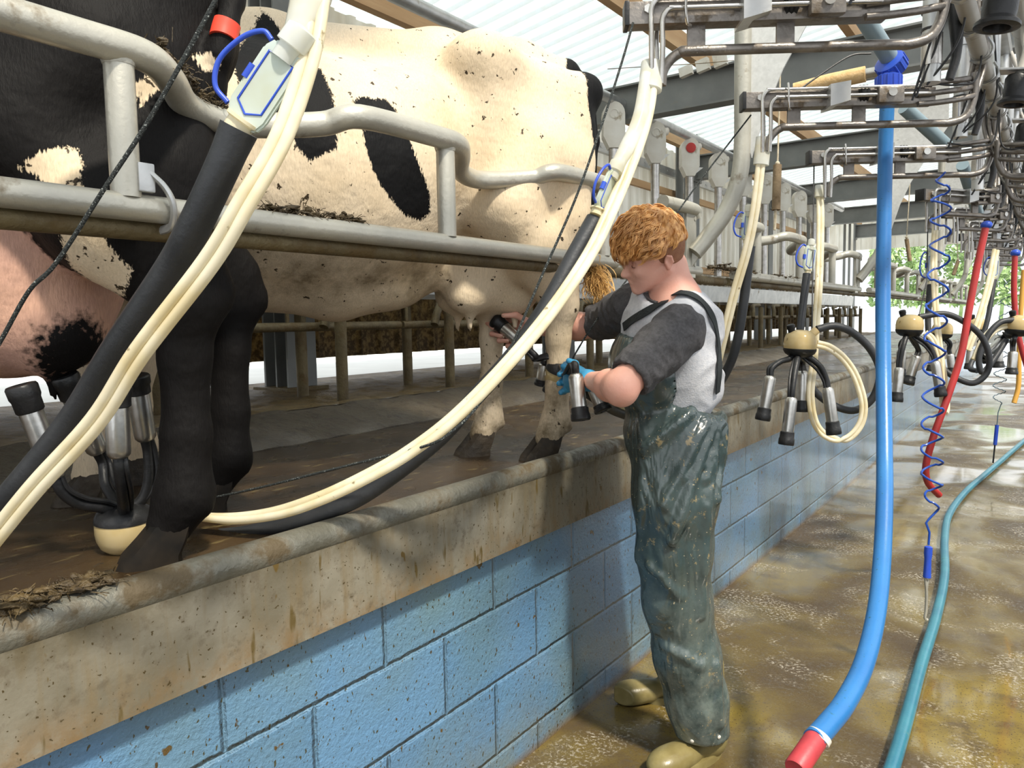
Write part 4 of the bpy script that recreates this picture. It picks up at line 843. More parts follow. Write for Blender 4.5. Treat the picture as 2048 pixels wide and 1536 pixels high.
# ------------------------------------------------------------------ steel swing arms
def arm(piv, ang, lab, L=.62, flip=1, detail=True):
    """built along -x from the pivot, then turned by ang about the pivot"""
    px_, py_, pz = piv; R3 = Matrix.Rotation(ang, 4, 'Z'); T = Matrix.Translation(V(piv))@R3
    t = thing('swing_arm', lab, 'milking arm', piv, 'steel swing arms')
    X = lambda x, y, z: T@V((-x*flip, y, z))
    def mk(name, bm, m, smooth=True, parent=None):
        bmesh.ops.transform(bm, matrix=T@Matrix.Diagonal((-flip, 1, 1, 1)), verts=bm.verts); return put(name, bm, m, parent or t, smooth=smooth)
    e = L
    bm = B(); box(bm, ((e+.08)/2, 0, 0), (e-.08, .05, .054), None, .004); mk('box_beam', bm, MT['armsteel'])
    bm = B(); box(bm, (e, 0, 0), (.012, .054, .058), None, .003); mk('end_plate', bm, MT['rubber'])
    bm = B(); tube(bm, [(e-.05, -.024, .006), (e-.05, -.034, .006)], .011, 6); mk('bolt', bm, MT['cupsteel'], False)
    for i, (o_, z_, yy) in enumerate(((.056, .028, -.036), (.082, .002, -.040), (.078, -.0, .03))):
        bm = B(); r = .032; tube(bm, catmull([(.10, yy, z_), (e-o_-r-.03, yy, z_), (e-o_-r*.8, yy, z_), (e-o_-r*.25, yy, z_-r*.28), (e-o_, yy, z_-r), (e-o_, yy-.004, z_-r-.06), (e-o_+(.004 if i else 0), yy-.006, -.175)], 6), .0065, 10); mk('milk_pipe', bm, MT['stainless'])
    bm = B(); tube(bm, catmull([(e-.135, -.049, .045), (e-.135, -.056, .02), (e-.135, -.056, -.01), (e-.140, -.046, -.035), (e-.15, -.036, -.038)], 5), .0038, 8); mk('clip', bm, MT['stainless'])
    zl = -.085
    bm = B(); tube(bm, catmull([(e-.088, .018, -.16), (e-.095, .016, -.12), (e-.13, .01, zl-.002), (e-.19, 0, zl), (.10, 0, zl), (.02, 0, zl), (-.03, 0, zl+.02), (-.055, 0, zl+.075), (-.06, 0, zl+.16)], 6), .0125, 14); mk('loop_pipe', bm, MT['armsteel'])
    for q in (.17, .385):
        bm = B(); box(bm, (e-q, -.0, -.052), (.045, .012, .06), None, .005); mk('web_plate', bm, MT['armsteel'])
    if detail:
        bm = B(); prism(bm, [(e-.27, -.06, -.035), (e-.335, -.06, -.018), (e-.335, -.06, .045), (e-.27, -.06, .035)], (0, .09, 0)); mk('bracket', bm, MT['galvclean'], False)
        bm = B(); lathe(bm, [(.02, 0), (.030, .006), (.026, .012), (.030, .018), (.026, .024), (.030, .030), (.02, .036)], (e-.41, -.012, .012), (1, 0, 0), 18); mk('bellows', bm, MT['rubber'])
        bm = B(); box(bm, (e-.47, -.04, .0), (.085, .03, .055), None, .01); mk('joint_block', bm, MT['armsteel'])
        bm = B(); tube(bm, [(e-.47, -.05, .005), (e-.47, -.062, .005)], .014, 14); mk('pivot_bolt', bm, MT['cupsteel'])
        for i in range(3):
            bm = B(); rr = random.Random(i+int(py_*10)); z0 = .03-.03*i
            tube(bm, catmull([(.14, -.03, z0), (.07, -.05+.01*i, z0+.005), (-.02, -.02, z0+.02), (-.07, .05-.02*i, z0+.05), (-.08-.02*i, .05, .16), (-.06-.02*i, .04, .32)], 6), .0095, 10); mk('feed_pipe', bm, MT['armsteel'])
        bm = B(); tube(bm, catmull([(.15, -.045, .04), (.03, -.06, .02), (-.04, -.055, .06), (-.05, -.05, .3)], 6), .0035, 6); mk('air_line', bm, MT['rubber'])
    return t
armname = ['first swing arm across the top of the photo', 'second swing arm, level with the white post top', 'third swing arm, above the first hanging cluster', 'fourth swing arm, behind the top of the blue coil', 'fifth swing arm, below and behind the fourth', 'sixth swing arm down the pit', 'seventh swing arm down the pit', 'eighth swing arm down the pit', 'ninth swing arm down the pit', 'tenth swing arm down the pit']
arms = [(1.03, 2.13, 2.122, .578, .705), (1.03, 2.99, 2.105, .578, .705), (1.03, 3.86, 2.06, .58, .71), (1.03, 4.72, 1.97, 1.0, .50), (1.03, 5.58, 1.97, 1.0, .50), (1.03, 6.44, 1.97, 1.05, .52), (1.03, 7.3, 1.97, .9, .52), (1.03, 8.16, 1.97, 1., .52), (1.03, 9.0, 1.97, 1., .52), (1.03, 9.9, 1.97, 1., .52)]
for i, (x, y, z, a, L) in enumerate(arms): arm((x, y, z), a, armname[i], L, 1, i < 8)
for i in range(1, 7):
    arm((1.16, 3.0+.86*i, 2.03), .10*((i % 3)-1)-.1, 'swing arm reaching to the right side of the pit, %s from the camera' % ords[i].replace('nearest', 'first'), .58, -1, i < 6)
# risers, rams, boots
rr = random.Random(8)
for k in range(9):
    y = 1.74+.86*k; x = 1.0; z0 = 2.09 if k < 3 else 2.0; nm = ords[k]
    t = thing('riser_post', 'vertical steel riser that carries a swing arm, %s from the camera' % nm.replace('nearest', 'first'), 'pipe', (x, y, z0), 'riser posts over the pit')
    bm = B(); tube(bm, [(x, y, z0-.03), (x, y, 3.06)], .0265, 20); put('pipe', bm, MT['galvclean'], t)
    bm = B(); tube(bm, [(x, y, z0+.02), (x, y, z0+.11)], .029, 20); put('sleeve', bm, MT['stainless'], t)
    for z in (.12, .17): bm = B(); tube(bm, [(x, y, z0+z), (x, y, z0+z+.006)], .030, 20); put('band', bm, MT['rubber'], t)
    bm = B(); box(bm, (x+.03, y-.01, z0+.335), (.05, .03, .055), None, .006); tube(bm, [(x, y, z0+.31), (x, y, z0+.34)], .032, 20); tube(bm, [(x+.055, y-.03, z0+.335), (x+.055, y+.03, z0+.335)], .008, 6); put('clamp', bm, MT['galvclean'], t)
    bm = B(); tube(bm, [(x-.08, y, z0+.245), (x, y, z0+.245)], .011, 12); put('side_stub', bm, MT['galv'], t)
    # black ram and cables
    t2 = thing('arm_ram', 'black rubber sleeved ram beside a riser, %s from the camera' % nm.replace('nearest', 'first'), 'ram', (x+.05, y+.05, z0), 'arm rams over the pit')
    bm = B(); tube(bm, catmull([(x+.045, y+.03, z0-.02), (x+.06, y+.04, z0+.06), (x+.052, y+.05, z0+.2), (x+.045, y+.05, z0+.36)], 5), [.012, .014, .024, .022], 14); put('sleeve', bm, MT['rubber'], t2)
    bm = B()
    for j in range(3):
        q = rr.uniform(-.03, .03); tube(bm, catmull([(x+.05+q, y-.05, z0+.5), (x+.08+q, y-.06, z0+.25), (x+.05+q*2, y-.03, z0+.08), (x-.02+q, y-.02, z0-.05+q)], 6), .0035, 7)
    put('cable', bm, MT['rubber'], t2)
    bx, by = 1.195, 2.22+.93*k; bz = 2.075+(.02*k if k < 3 else .04)
    t3 = thing('rubber_jetter', 'black rubber wash cup hanging mouth down above the pit, %s from the camera' % nm.replace('nearest', 'first'), 'wash cup', (bx, by, bz), 'rubber wash cups over the pit')
    ax = V((-.12, -.05, -1)).normalized()
    bm = B(); lathe(bm, [(.032, 0), (.038, .01), (.038, .06), (.036, .075), (.050, .088), (.050, .096), (.036, .100), (.030, .098), (.024, .07), (.01, .03)], V((bx, by, bz+.085)), ax, 28); put('cup', bm, MT['rubber'], t3)
    bm = B(); box(bm, (bx, by, bz+.10), (.11, .07, .008), Matrix.Rotation(.15, 3, 'Y'), .002); put('bracket', bm, MT['galvclean'], t3, smooth=False)
    bm = B(); tube(bm, catmull([(bx, by, bz+.085), (bx+.02, by+.03, bz+.17), (bx+.01, by+.1, bz+.25), (bx, by+.12, bz+.5), (1.03, by+.12, 3.07)], 5), .014, 12); put('hose', bm, MT['conduit'], t3)
bm = B(); box(bm, (1.0, 10, 3.09), (.07, 20, .08), None, .004); tag(put('support_beam', bm, MT['galvclean'], None, (1.06, 10, 3.09), False), 'long steel support beam above the risers, at the very top right', 'beam')
# conduit with clips
t = thing('conduit_run', 'grey clipped conduit running away above the pit between risers and wash cups', 'conduit', (1.09, 2, 2.24))
for j in range(40):
    y = 1.2+j*.30; bm = B(); tube(bm, [(1.09, y, 2.24+.0*j), (1.09, y+.296, 2.24)], .0255, 20); put('length', bm, MT['conduit'], t)
    if j % 1 == 0: bm = B(); tube(bm, catmull([(1.066, y, 2.215), (1.09, y, 2.205), (1.122, y, 2.222), (1.128, y, 2.25), (1.115, y, 2.278)], 5), .005, 8, flat=2.2); put('clip', bm, MT['galvclean'], t)
bm = B(); tube(bm, [(1.20, 1.3, 2.42), (1.20, 12, 2.36)], .04, 20); tag(put('milk_line', bm, MT['galvclean'], None, (1.2, 1.3, 2.4)), 'thick steel milk line high above the black wash cups', 'pipe')
bm = B(); tube(bm, [(1.32, 1.6, 2.28), (1.30, 12, 2.26)], .03, 18); tag(put('air_pipe', bm, MT['conduit'], None, (1.3, 1.6, 2.28)), 'pale pipe at the top right above the wash cups', 'pipe')
for (a, b_, r, mt, lab) in ((P(1690, -25, 2.52), P(1783, 122, 2.69), .030, 'greypvc', 'grey blue water pipe ending in the blue coupling'), (P(1808, 215, 3.4), P(1893, 292, 3.5), .03, 'greypvc', 'grey blue pipe slanting behind the second arm'), (P(1925, 330, 3.9), P(1955, 425, 4.2), .03, 'greypvc', 'grey blue pipe above the red hose')):
    bm = B(); tube(bm, [a, b_], r, 18); tag(put('water_pipe', bm, MT[mt], None, a), lab, 'pipe')
bm = B(); c0 = P(1783, 128, 2.69)
t = thing('pipe_coupling', 'bright blue ribbed pipe coupling at the top of the blue hose', 'coupling', c0)
def ribring(bm, c, ax, r, h):
    lathe(bm, [(r*.8, -h*.6), (r, -h*.5), (r, h*.5), (r*.8, h*.6)], c, ax, 30); n = V(ax).normalized().orthogonal().normalized(); b2 = V(ax).normalized().cross(n)
    for k in range(14):
        a = k/14*6.283; q = c+(n*math.cos(a)+b2*math.sin(a))*r; tube(bm, [q-V(ax).normalized()*h*.45, q+V(ax).normalized()*h*.45], r*.07, 6)
ribring(bm, c0-V(_U)*.004, (P(1783, 122, 2.69)-P(1690, -25, 2.52)), .049, .045); put('elbow_nut', bm, MT['blueplastic'], t)
bm = B(); ribring(bm, P(1777, 166, 2.69), (0, 0, 1), .043, .044); tube(bm, [P(1781, 135, 2.69), P(1777, 178, 2.69)], .034, 16); put('hose_nut', bm, MT['blueplastic'], t)
t = thing('wash_hose', 'thick sky blue hose hanging in the foreground, curling towards the bottom', 'hose', P(1770, 180, 2.69))
bm = B(); tube(bm, catmull(PL([(1776, 160, 2.710), (1771, 300, 2.710), (1768, 450, 2.686), (1766, 600, 2.638), (1767, 750, 2.565), (1769, 900, 2.444), (1769, 1000, 2.335), (1764, 1120, 2.202), (1752, 1230, 2.057), (1727, 1330, 1.912), (1690, 1405, 1.791), (1655, 1450, 1.718), (1628, 1480, 1.670)]), 8), .0245, 26); put('hose', bm, MT['bluehose'], t)
a, b_ = P(1640, 1465, 1.688), P(1592, 1536, 1.609)
bm = B(); lathe(bm, [(.022, 0), (.0245, .002), (.0245, .10), (.022, .104), (.015, .100)], P(1632, 1478, 1.676), b_-a, 26); put('nozzle', bm, MT['rednoz'], t)
bm = B(); tube(bm, [P(1640, 1470, 1.682), P(1634, 1480, 1.676)], .0268, 24); ball(bm, P(1651, 1488, 1.664), .007); put('hose_clamp', bm, MT['white'], t)
t = thing('floor_hose', 'teal hose lying along the wet pit floor at the right', 'hose', onz(1850, 1240, 0))
bm = B(); tube(bm, catmull([onz(x, y, .024) for x, y in [(1745, 1640), (1782, 1540), (1812, 1440), (1842, 1330), (1873, 1230), (1889, 1150), (1889, 1080), (1898, 1030), (1930, 985), (1975, 945), (2010, 915), (2060, 870), (2080, 840)]], 8), .0225, 20); put('hose', bm, MT['tealhose'], t)
# coils
def coil(pts, amp, turns, r, mat, lab, tail, handle=True, name='coiled_air_line'):
    path = catmull(pts, 40); n = len(path); t = thing(name, lab, 'coiled hose', pts[0]); out = []
    N = int(turns*18)
    for i in range(N+1):
        f = i/N; q = path[min(int(f*(n-1)), n-1)]; am = amp*min(1, .35+6*f, .5+5*(1-f)); a = 2*math.pi*turns*f
        out.append(q+V(_R0)*(math.cos(a)*am)+V((-_R0.y, _R0.x, 0))*(math.sin(a)*am)+V((0, 0, 0)))
    out += [V(p) for p in tail]; bm = B(); tube(bm, out, r, 8); put('coil', bm, mat, t); return t
d = 2.85
t = coil([P(1884, 345, 3.05), P(1881, 450, 3.0), P(1874, 600, d), P(1867, 760, d), P(1864, 900, d), P(1866, 1020, d)], .036, 13, .0042, MT['bluecoil'], 'blue coiled air line hanging with a blue handled hook', [P(1858, 1038, d), P(1852, 1046, d), P(1859, 1065, d), P(1857, 1090, d)])
bm = B(); lathe(bm, [(.008, 0), (.014, .004), (.0145, .03), (.012, .05), (.013, .09), (.014, .118), (.008, .12)], P(1857, 1092, d), P(1854, 1152, d)-P(1857, 1092, d), 16); put('handle', bm, MT['blueplastic'], t)
bm = B(); tube(bm, catmull([P(1850, 1150, d), P(1853, 1185, d), P(1852, 1220, d), P(1850, 1236, d), P(1855, 1240, d)], 5), .0055, 8); tube(bm, [P(1858, 1152, d), P(1853, 1185, d)], .003, 6); put('hook', bm, MT['galv'], t)
t = coil([P(2018, 560, 6.2), P(2005, 700, 6.2), P(1996, 810, 6.2)], .045, 9, .0035, MT['greycoil'], 'thin dark coiled air line hanging near the far right', [P(1996, 826, 6.2), P(1994, 850, 6.2)])
bm = B(); tube(bm, [P(1994, 850, 6.2), P(1990, 890, 6.2)], .014, 12); put('handle', bm, MT['blueplastic'], t)
bm = B(); tube(bm, [P(1990, 888, 6.2), P(1986, 926, 6.2)], .006, 8); put('hook', bm, MT['rubber'], t)
bm = B(); tube(bm, catmull(PL([(1972, 452, 3.7), (1955, 530, 3.7), (1938, 620, 3.7), (1922, 710, 3.7), (1895, 795, 3.7), (1868, 870, 3.7), (1852, 930, 3.72), (1856, 965, 3.75), (1878, 990, 3.8)]), 7), .0165, 16)
tag(put('red_hose', bm, MT['redhose'], None, P(1972, 452, 3.7)), 'red hose slanting down behind the blue coil to the floor', 'hose')
bm = B(); ball(bm, P(1973, 450, 3.7), .026, (1, 1, .8)); tag(put('hose_coupling', bm, MT['blueplastic'], None, P(1973, 450, 3.7)), 'small blue coupling on top of the slanting red hose', 'coupling')
bm = B(); tube(bm, catmull(PL([(2030, 508, 4.6), (2028, 580, 4.6), (2033, 650, 4.6), (2044, 700, 4.6), (2056, 740, 4.6)]), 6), .016, 14); tag(put('red_hose', bm, MT['redhose'], None, P(2030, 508, 4.6)), 'far dark red hose left of the yellow one', 'hose')
bm = B(); ball(bm, P(2031, 506, 4.6), .028, (1, 1, .8)); tag(put('hose_coupling', bm, MT['blueplastic'], None, P(2031, 506, 4.6)), 'small dark blue coupling on top of the far red hose', 'coupling')
bm = B(); tube(bm, catmull(PL([(2048, 540, 5.0), (2042, 620, 5.0), (2038, 700, 5.0), (2037, 770, 5.0), (2028, 806, 5.0)]), 6), .015, 14); tag(put('yellow_hose', bm, MT['yellowhose'], None, P(2048, 540, 5.0)), 'yellow hose at the right edge of the photo', 'hose')
# ropes, pegs, wire
def rope_peg(top, mid, p0, p1, d, r, lab, low=None):
    t = thing('rope_toggle', lab, 'rope', P(*top, d)); bm = B(); tube(bm, [P(*top, d), P(*mid, d), P(*p0, d)], .0042, 8); ball(bm, P(p0[0], p0[1]-3, d), .011); put('rope', bm, MT['whitecord'], t)
    bm = B(); tube(bm, [P(*p0, d), P(*p1, d)], r, 12); put('peg', bm, MT['peg'], t)
    if low: bm = B(); tube(bm, [P(p1[0]-1, p1[1], d), P(*low, d)], .007, 8); put('rope_tail', bm, MT['whitecord'], t)
rope_peg((1562, 80), (1559, 200), (1555, 330), (1552, 420), 3.6, .020, 'white rope with a wooden peg hanging beside the curved post', (1549, 460))
rope_peg((1823, 300), (1818, 400), (1813, 478), (1820, 522), 6.2, .016, 'thin rope with a grey strap hanging right of the blue hose')
rope_peg((1913, 440), (1914, 480), (1916, 522), (1907, 550), 6.8, .016, 'thin rope with a dark peg hanging in front of the hedge')
bm = B(); tube(bm, catmull([P(1215, 138, 3.6), P(1330, 131, 3.6), P(1400, 127, 3.6), P(1468, 121, 3.6)], 4), .0018, 6); tag(put('wire', bm, MT['rust'], None, P(1215, 138, 3.6)), 'thin taut wire between cow rump and curved post', 'wire')
bm = B(); tube(bm, catmull([P(1585, 190, 3.9), P(1640, 150, 3.9), P(1700, 112, 3.9), P(1742, 107, 3.9)], 6), .0045, 8); tag(put('cable', bm, MT['rubber'], None, P(1585, 190, 3.9)), 'black cable sagging from the second arm up to the blue coupling', 'cable')
t = thing('lagged_pipe', 'pipe wrapped in orange brown lagging above the second arm', 'pipe', P(1600, 170, 4.6)); bm = B(); tube(bm, [P(1588, 180, 4.6), P(1660, 163, 4.5), P(1731, 148, 4.4)], [.04, .046, .045], 14); put('lagging', bm, MT['cork'], t)
bm = B(); tube(bm, [P(1731, 148, 4.4), P(1765, 142, 4.35)], .03, 14); put('pipe', bm, MT['stainless'], t)
t = thing('cable_tray', 'white plastic tray standing on the nearest crossbeam', 'tray', P(1400, 135, 5.9)); bm = B()
for i in range(3): box(bm, P(1372+34*i, 143-12*i, 6.0), (.10, .05, .07+.02*i), Matrix.Rotation(-.2, 3, 'Y'))
put('tray', bm, MT['white'], t, smooth=False)
# ================================================================== THE MILKER
nz3 = lambda v: np.array(v, float)
MAN_O = onz(1385, 1500, 0.)
SKIN = M('fair ruddy skin', (.66, .33, .25), .48, 0, (.72, .40, .31), 9, None, .5, 9, .12, 160, sss=.12, sss_rad=.012)
SHIRT = M('heather grey jersey', (.50, .50, .52), .9, 0, (.42, .43, .46), 90, (.36, .32, .18), .70, 9, .25, 220)
CHAR = M('charcoal jersey', (.050, .048, .050), .92, 0, (.075, .072, .075), 110, None, .5, 9, .25, 220)
STRAP = M('black strap', (.012, .016, .017), .8, 0, None, 5, None, .5, 9, .3, 200)
GLOVE = M('blue nitrile glove', (.05, .28, .48), .4, 0, (.04, .22, .40), 20)
BOOT = M('olive rubber boot', (.24, .20, .085), .3, 0, (.17, .135, .05), 14, DUNG, .66, 30, .1, 60)
m, t, b = newmat('dark green waterproof'); c = t.coord()
col = t.mix(t.ramp(t.noise(c, 4, 5), .35, .7), (.022, .040, .040, 1), (.055, .078, .078, 1))
sepz = t('SeparateXYZ'); t.l.new(c, sepz.inputs[0])
lowm = t.ramp(sepz.outputs[2], .15, .75, .75, .08)
col = t.mix(t.math('MULTIPLY', lowm, t.ramp(t.noise(c, 11, 6, .7), .35, .6)), col, (.17, .20, .18, 1))
col = t.mix(t.math('MULTIPLY', t.ramp(t.noise(c, 24, 5, .7), .60, .66), .75), col, (.30, .23, .11, 1))
col = t.mix(t.ramp(t.noise(c, 130, 2), .70, .72), col, (.38, .33, .22, 1))
t.put(b.inputs['Base Color'], col); b.inputs['Roughness'].default_value = .25; b.inputs['Specular IOR Level'].default_value = .8
fold = t.noise(t.vscale(c, (1, 1, .35), (.2, .3, 0)), 9, 3, .5, .6)
t.put(b.inputs['Normal'], t.bump(fold, .8, .05, t.bump(t.noise(c, 60, 4), .15, .006))); WADER = m
SN, EN, WN, HN = P(1358, 656, 2.17), P(1240, 776, 2.05), P(1186, 762, 2.26), P(1152, 758, 2.40)
SF, EF, WF, HF = P(1272, 606, 2.42), P(1194, 650, 2.70), P(1082, 656, 2.765), P(1044, 656, 2.735)
AX = (_R*.13-_F*.33); AX.z = 0; AX.normalize(); FR = V((0, 0, 1)).cross(AX).normalized()
if FR.dot(_R) > 0: FR = -FR
CH, WA, PV = P(1334, 700, 2.32), P(1336, 785, 2.37), P(1342, 860, 2.38)
TU = (P(1360, 600, 2.30)-WA).normalized(); FT = (FR-TU*FR.dot(TU)).normalized(); AT = TU.cross(FT).normalized()
ROT = np.array([[FT.x, AT.x, TU.x], [FT.y, AT.y, TU.y], [FT.z, AT.z, TU.z]])
NB = P(1358, 592, 2.28)
# head frame
HK = .90
HO = P(1315, 513, 2.265)
hf = (-_R*.95-_U*.30-_F*.02).normalized(); hu = (-_R*.18+_U*.86-_F*.46); hu = (hu-hf*hu.dot(hf)).normalized(); hs = hu.cross(hf)
if hs.dot(_F) > 0: hs = -hs
def H(f, u, s): return HO+(hf*f+hu*u+hs*s)*HK
HR = np.array([[hf.x, hu.x, hs.x], [hf.y, hu.y, hs.y], [hf.z, hu.z, hs.z]])
class HF_:
    def __init__(s, f): s.f = f
    def ell(s, c, r, rot=None, k=.02, mode='add'): s.f.ell(c, [q*HK for q in r], rot, k*HK, mode); return s
    def cap(s, a, b, r0, r1=None, k=.02, mode='add'): s.f.cap(a, b, r0*HK, (r0 if r1 is None else r1)*HK, k*HK, mode); return s
f = Field((-.42, 1.55, .95), (.62, 2.68, 1.85), .0036)
# torso, neck, arms
f.ell(CH, (.105, .165, .17), ROT, k=.05).ell(WA, (.10, .15, .12), ROT, k=.05)
f.chain([NB-TU*.03, H(-.035, -.045, 0)], [.060, .052], k=.025); f.chain([SN, NB-TU*.02, SF], [.055, .06, .055], k=.04)
f.chain([SN, SN.lerp(EN, .5), EN], [.056, .050, .044], k=.02); f.chain([EN, EN.lerp(WN, .35), WN], [.044, .043, .028], k=.02); f.ell(EN+_U*-.012+_R*.008, (.034, .034, .034), k=.02)
f.chain([SF, SF.lerp(EF, .5), EF], [.056, .050, .044], k=.02); f.chain([EF, EF.lerp(WF, .35), WF], [.045, .047, .029], k=.02)
f.ell((WF+HF)/2, (.036, .032, .030), k=.02); f.ell(HF, (.040, .022, .038), None, k=.018)
FING = [[(1040, 645, 2.738), (1003, 636, 2.758), (975, 645, 2.738), (986, 656, 2.703)], [(1043, 655, 2.738), (1008, 664, 2.753), (984, 668, 2.723), (1002, 672, 2.688)], [(1048, 665, 2.733), (1020, 681, 2.738), (999, 681, 2.713), (1015, 682, 2.681)], [(1052, 673, 2.723), (1036, 692, 2.723), (1016, 692, 2.703), (1030, 690, 2.678)]]
for i, ch in enumerate(FING): f.chain(PL(ch), [.0105, .0098, .009, .0075], k=.007)
f.chain(PL([(1058, 645, 2.69), (1032, 630, 2.66), (1007, 631, 2.655)]), [.014, .0105, .0085], k=.008)
# gloved hand core
f.ell(HN, (.034, .03, .036), k=.02)
# head
fs, f = f, HF_(f)
f.ell(H(.010, .064, 0), (.098, .088, .077), HR, k=.03).ell(H(.045, .0, 0), (.058, .085, .062), HR, k=.03).ell(H(.070, -.035, 0), (.034, .045, .044), HR, k=.02)
for s in (-1, 1):
    f.cap(H(-.005, -.030, s*.056), H(.070, -.078, s*.020), .017, .018, k=.022)
    f.cap(H(.088, .030, s*.012), H(.074, .032, s*.042), .012, .010, k=.014)
    f.ell(H(.076, -.012, s*.038), (.022, .018, .016), HR, k=.02)
    f.ell(H(.098, .010, s*.031), (.017, .012, .014), HR, k=.012, mode='sub'); f.ell(H(.082, .007, s*.031), (.0125, .0118, .0125), HR, k=.004)
    f.cap(H(.088, .013, s*.020), H(.084, .010, s*.043), .0042, k=.004); f.cap(H(.090, .001, s*.022), H(.085, .001, s*.041), .0030, k=.004)
    f.ell(H(.103, -.030, s*.012), (.010, .008, .007), HR, k=.006)
    f.cap(H(.1035, -.060, s*.001), H(.092, -.061, s*.022), .0062, .0035, k=.006); f.cap(H(.101, -.070, s*.001), H(.091, -.069, s*.019), .0068, .004, k=.006)
    # ear
    E_ = lambda q, w, r: H(-.012+q*.78, .002+w*.78, s*(.0745+r))
    f.ell(E_(0, 0, 0), (.0145, .024, .0075), HR, k=.006); f.ell(E_(.003, .001, .008), (.0085, .0155, .006), HR, k=.004, mode='sub')
    f.cap(E_(-.014, .020, .006), E_(-.018, -.006, .006), .0036, k=.004); f.cap(E_(-.014, .020, .006), E_(.004, .028, .005), .0034, k=.004); f.ell(E_(.004, -.026, .003), (.0070, .0075, .005), HR, k=.004)
    f.ell(E_(.013, -.004, .003), (.004, .006, .0045), HR, k=.003)
f.cap(H(.092, .020, 0), H(.122, -.026, 0), .0085, .0105, k=.012); f.ell(H(.120, -.028, 0), (.011, .0095, .012), HR, k=.006)
f.cap(H(.111, -.040, 0), H(.104, -.052, 0), .006, .007, k=.01); f.ell(H(.088, -.092, 0), (.019, .016, .022), HR, k=.018)
f.cap(H(.108, -.065, -.012), H(.108, -.065, .012), .0016, k=.003, mode='sub')
f = fs
pos, fc = f.mesh(); pos = relax(pos, fc, 1)
root = putarr('person', pos, fc, SKIN, None, MAN_O); tag(root, 'young red-haired man in green waders leaning over the curb to milk the cream cow', 'person')
def clothfold(pos, fc, amp, sc, seed, mask=None):
    n = vnormals(pos, fc); d = np.array([mnoise.noise(V((x*sc[0]+seed, y*sc[1], z*sc[2]))) for x, y, z in pos])
    d = (1-np.abs(d)*2.2)*amp
    if mask is not None: d = d*mask(pos)
    return pos+n*d[:, None]
# shirt
f = Field((-.25, 1.6, .9), (.75, 2.7, 1.75), .006)
f.ell(CH-TU*.01, (.120, .180, .19), ROT, k=.05).ell(WA-TU*.0, (.120, .165, .135), ROT, k=.06); f.ell(P(1362, 755, 2.36), (.105, .145, .12), ROT, k=.05)
f.chain([SN.lerp(NB, .25)-TU*.012, NB-TU*.045+FT*.0, SF.lerp(NB, .25)-TU*.012], [.058, .068, .058], k=.05); f.ell(P(1382, 652, 2.34), (.075, .12, .10), ROT, k=.05)
f.ell(P(1310, 648, 2.30), (.06, .12, .09), ROT, k=.05)
f.cap(NB+TU*.05-FT*.0, H(-.02, -.06, 0), .060, .058, k=.015, mode='sub'); f.ell(P(1320, 590, 2.25), (.055, .06, .03), ROT, k=.02, mode='sub')
f.cut(P(1350, 812, 2.37), -TU)
pos, fc = f.mesh(); pos = relax(pos, fc, 2); pos = clothfold(pos, fc, .0075, (8, 8, 15), 3)
shirt = putarr('shirt', pos, fc, SHIRT, root); shirt['label'] = 'heather grey t-shirt body'
shirt_bvh = BVHTree.FromPolygons([tuple(p) for p in pos], fc.tolist())
def sleeve(a, e, w, ra, re, lab, ext):
    f = Field((-.3, 1.5, .9), (.75, 2.8, 1.75), .0055); d = (w-e).normalized()
    f.chain([a, a.lerp(e, .5), e], [ra, (ra+re)/2, re], k=.02)
    f.chain([e, e+d*ext], [re, re*.95], k=.02)
    f.cap(e+d*(ext+.066), e+d*(ext+.14), .078, k=.004, mode='sub')
    pos, fc = f.mesh(); pos = relax(pos, fc, 2); pos = clothfold(pos, fc, .0045, (26, 26, 26), 7)
    o = putarr('sleeve', pos, fc, CHAR, root); o['label'] = lab; return BVHTree.FromPolygons([tuple(p) for p in pos], fc.tolist())
sl_bvh = sleeve(SN-TU*.010, SN.lerp(EN, .70), EN, .077, .061, 'charcoal left sleeve pushed to the elbow', .030)
sleeve(SF-TU*.01, SF.lerp(EF, .80), WF, .074, .060, 'charcoal right sleeve', .045)
def surf_path(px, bvhs, off, d0=2.3):
    out = []
    for x, y in px:
        r = ray(x, y).normalized(); best = None
        for bv in bvhs:
            h = bv.ray_cast(CAM, r)
            if h[0] is not None and (best is None or h[3] < best[3]): best = h
        if best is not None:
            nn = best[1]; nn = nn if nn.dot(r) < 0 else -nn; out.append((best[0]+nn*off, nn))
    return out
def ribbon(name, px, bvhs, wd, th, mat, off=.003, lab=None):
    sp = surf_path(px, bvhs, off)
    if len(sp) < 3: return
    pts = catmull([p for p, _ in sp], 5); ns = catmull([q for _, q in sp], 5); bm = B(); rings = []
    for i, p in enumerate(pts):
        tt = (pts[min(i+1, len(pts)-1)]-pts[max(i-1, 0)]).normalized(); n = ns[i].normalized(); s = tt.cross(n).normalized()
        rings.append([bm.verts.new(p+s*(a*wd/2)+n*c) for a, c in ((-1, 0), (1, 0), (1, th), (-1, th))])
    for a, q in zip(rings, rings[1:]):
        for k in range(4): bm.faces.new((a[k], a[(k+1) % 4], q[(k+1) % 4], q[k]))
    bm.faces.new(rings[0][::-1]); bm.faces.new(rings[-1]); o = put(name, bm, mat, root)
    if lab: o['label'] = lab
ribbon('collar', [(1392, 556), (1384, 572), (1368, 586), (1348, 597), (1326, 605), (1308, 606), (1296, 600), (1290, 588)], [shirt_bvh],   .014, .004, CHAR, .003, 'charcoal collar band')
ribbon('strap', [(1338, 600), (1358, 590), (1382, 594), (1402, 608), (1418, 630), (1428, 660), (1433, 700), (1434, 745), (1430, 785)], [shirt_bvh, sl_bvh], .026, .003, STRAP, .007)
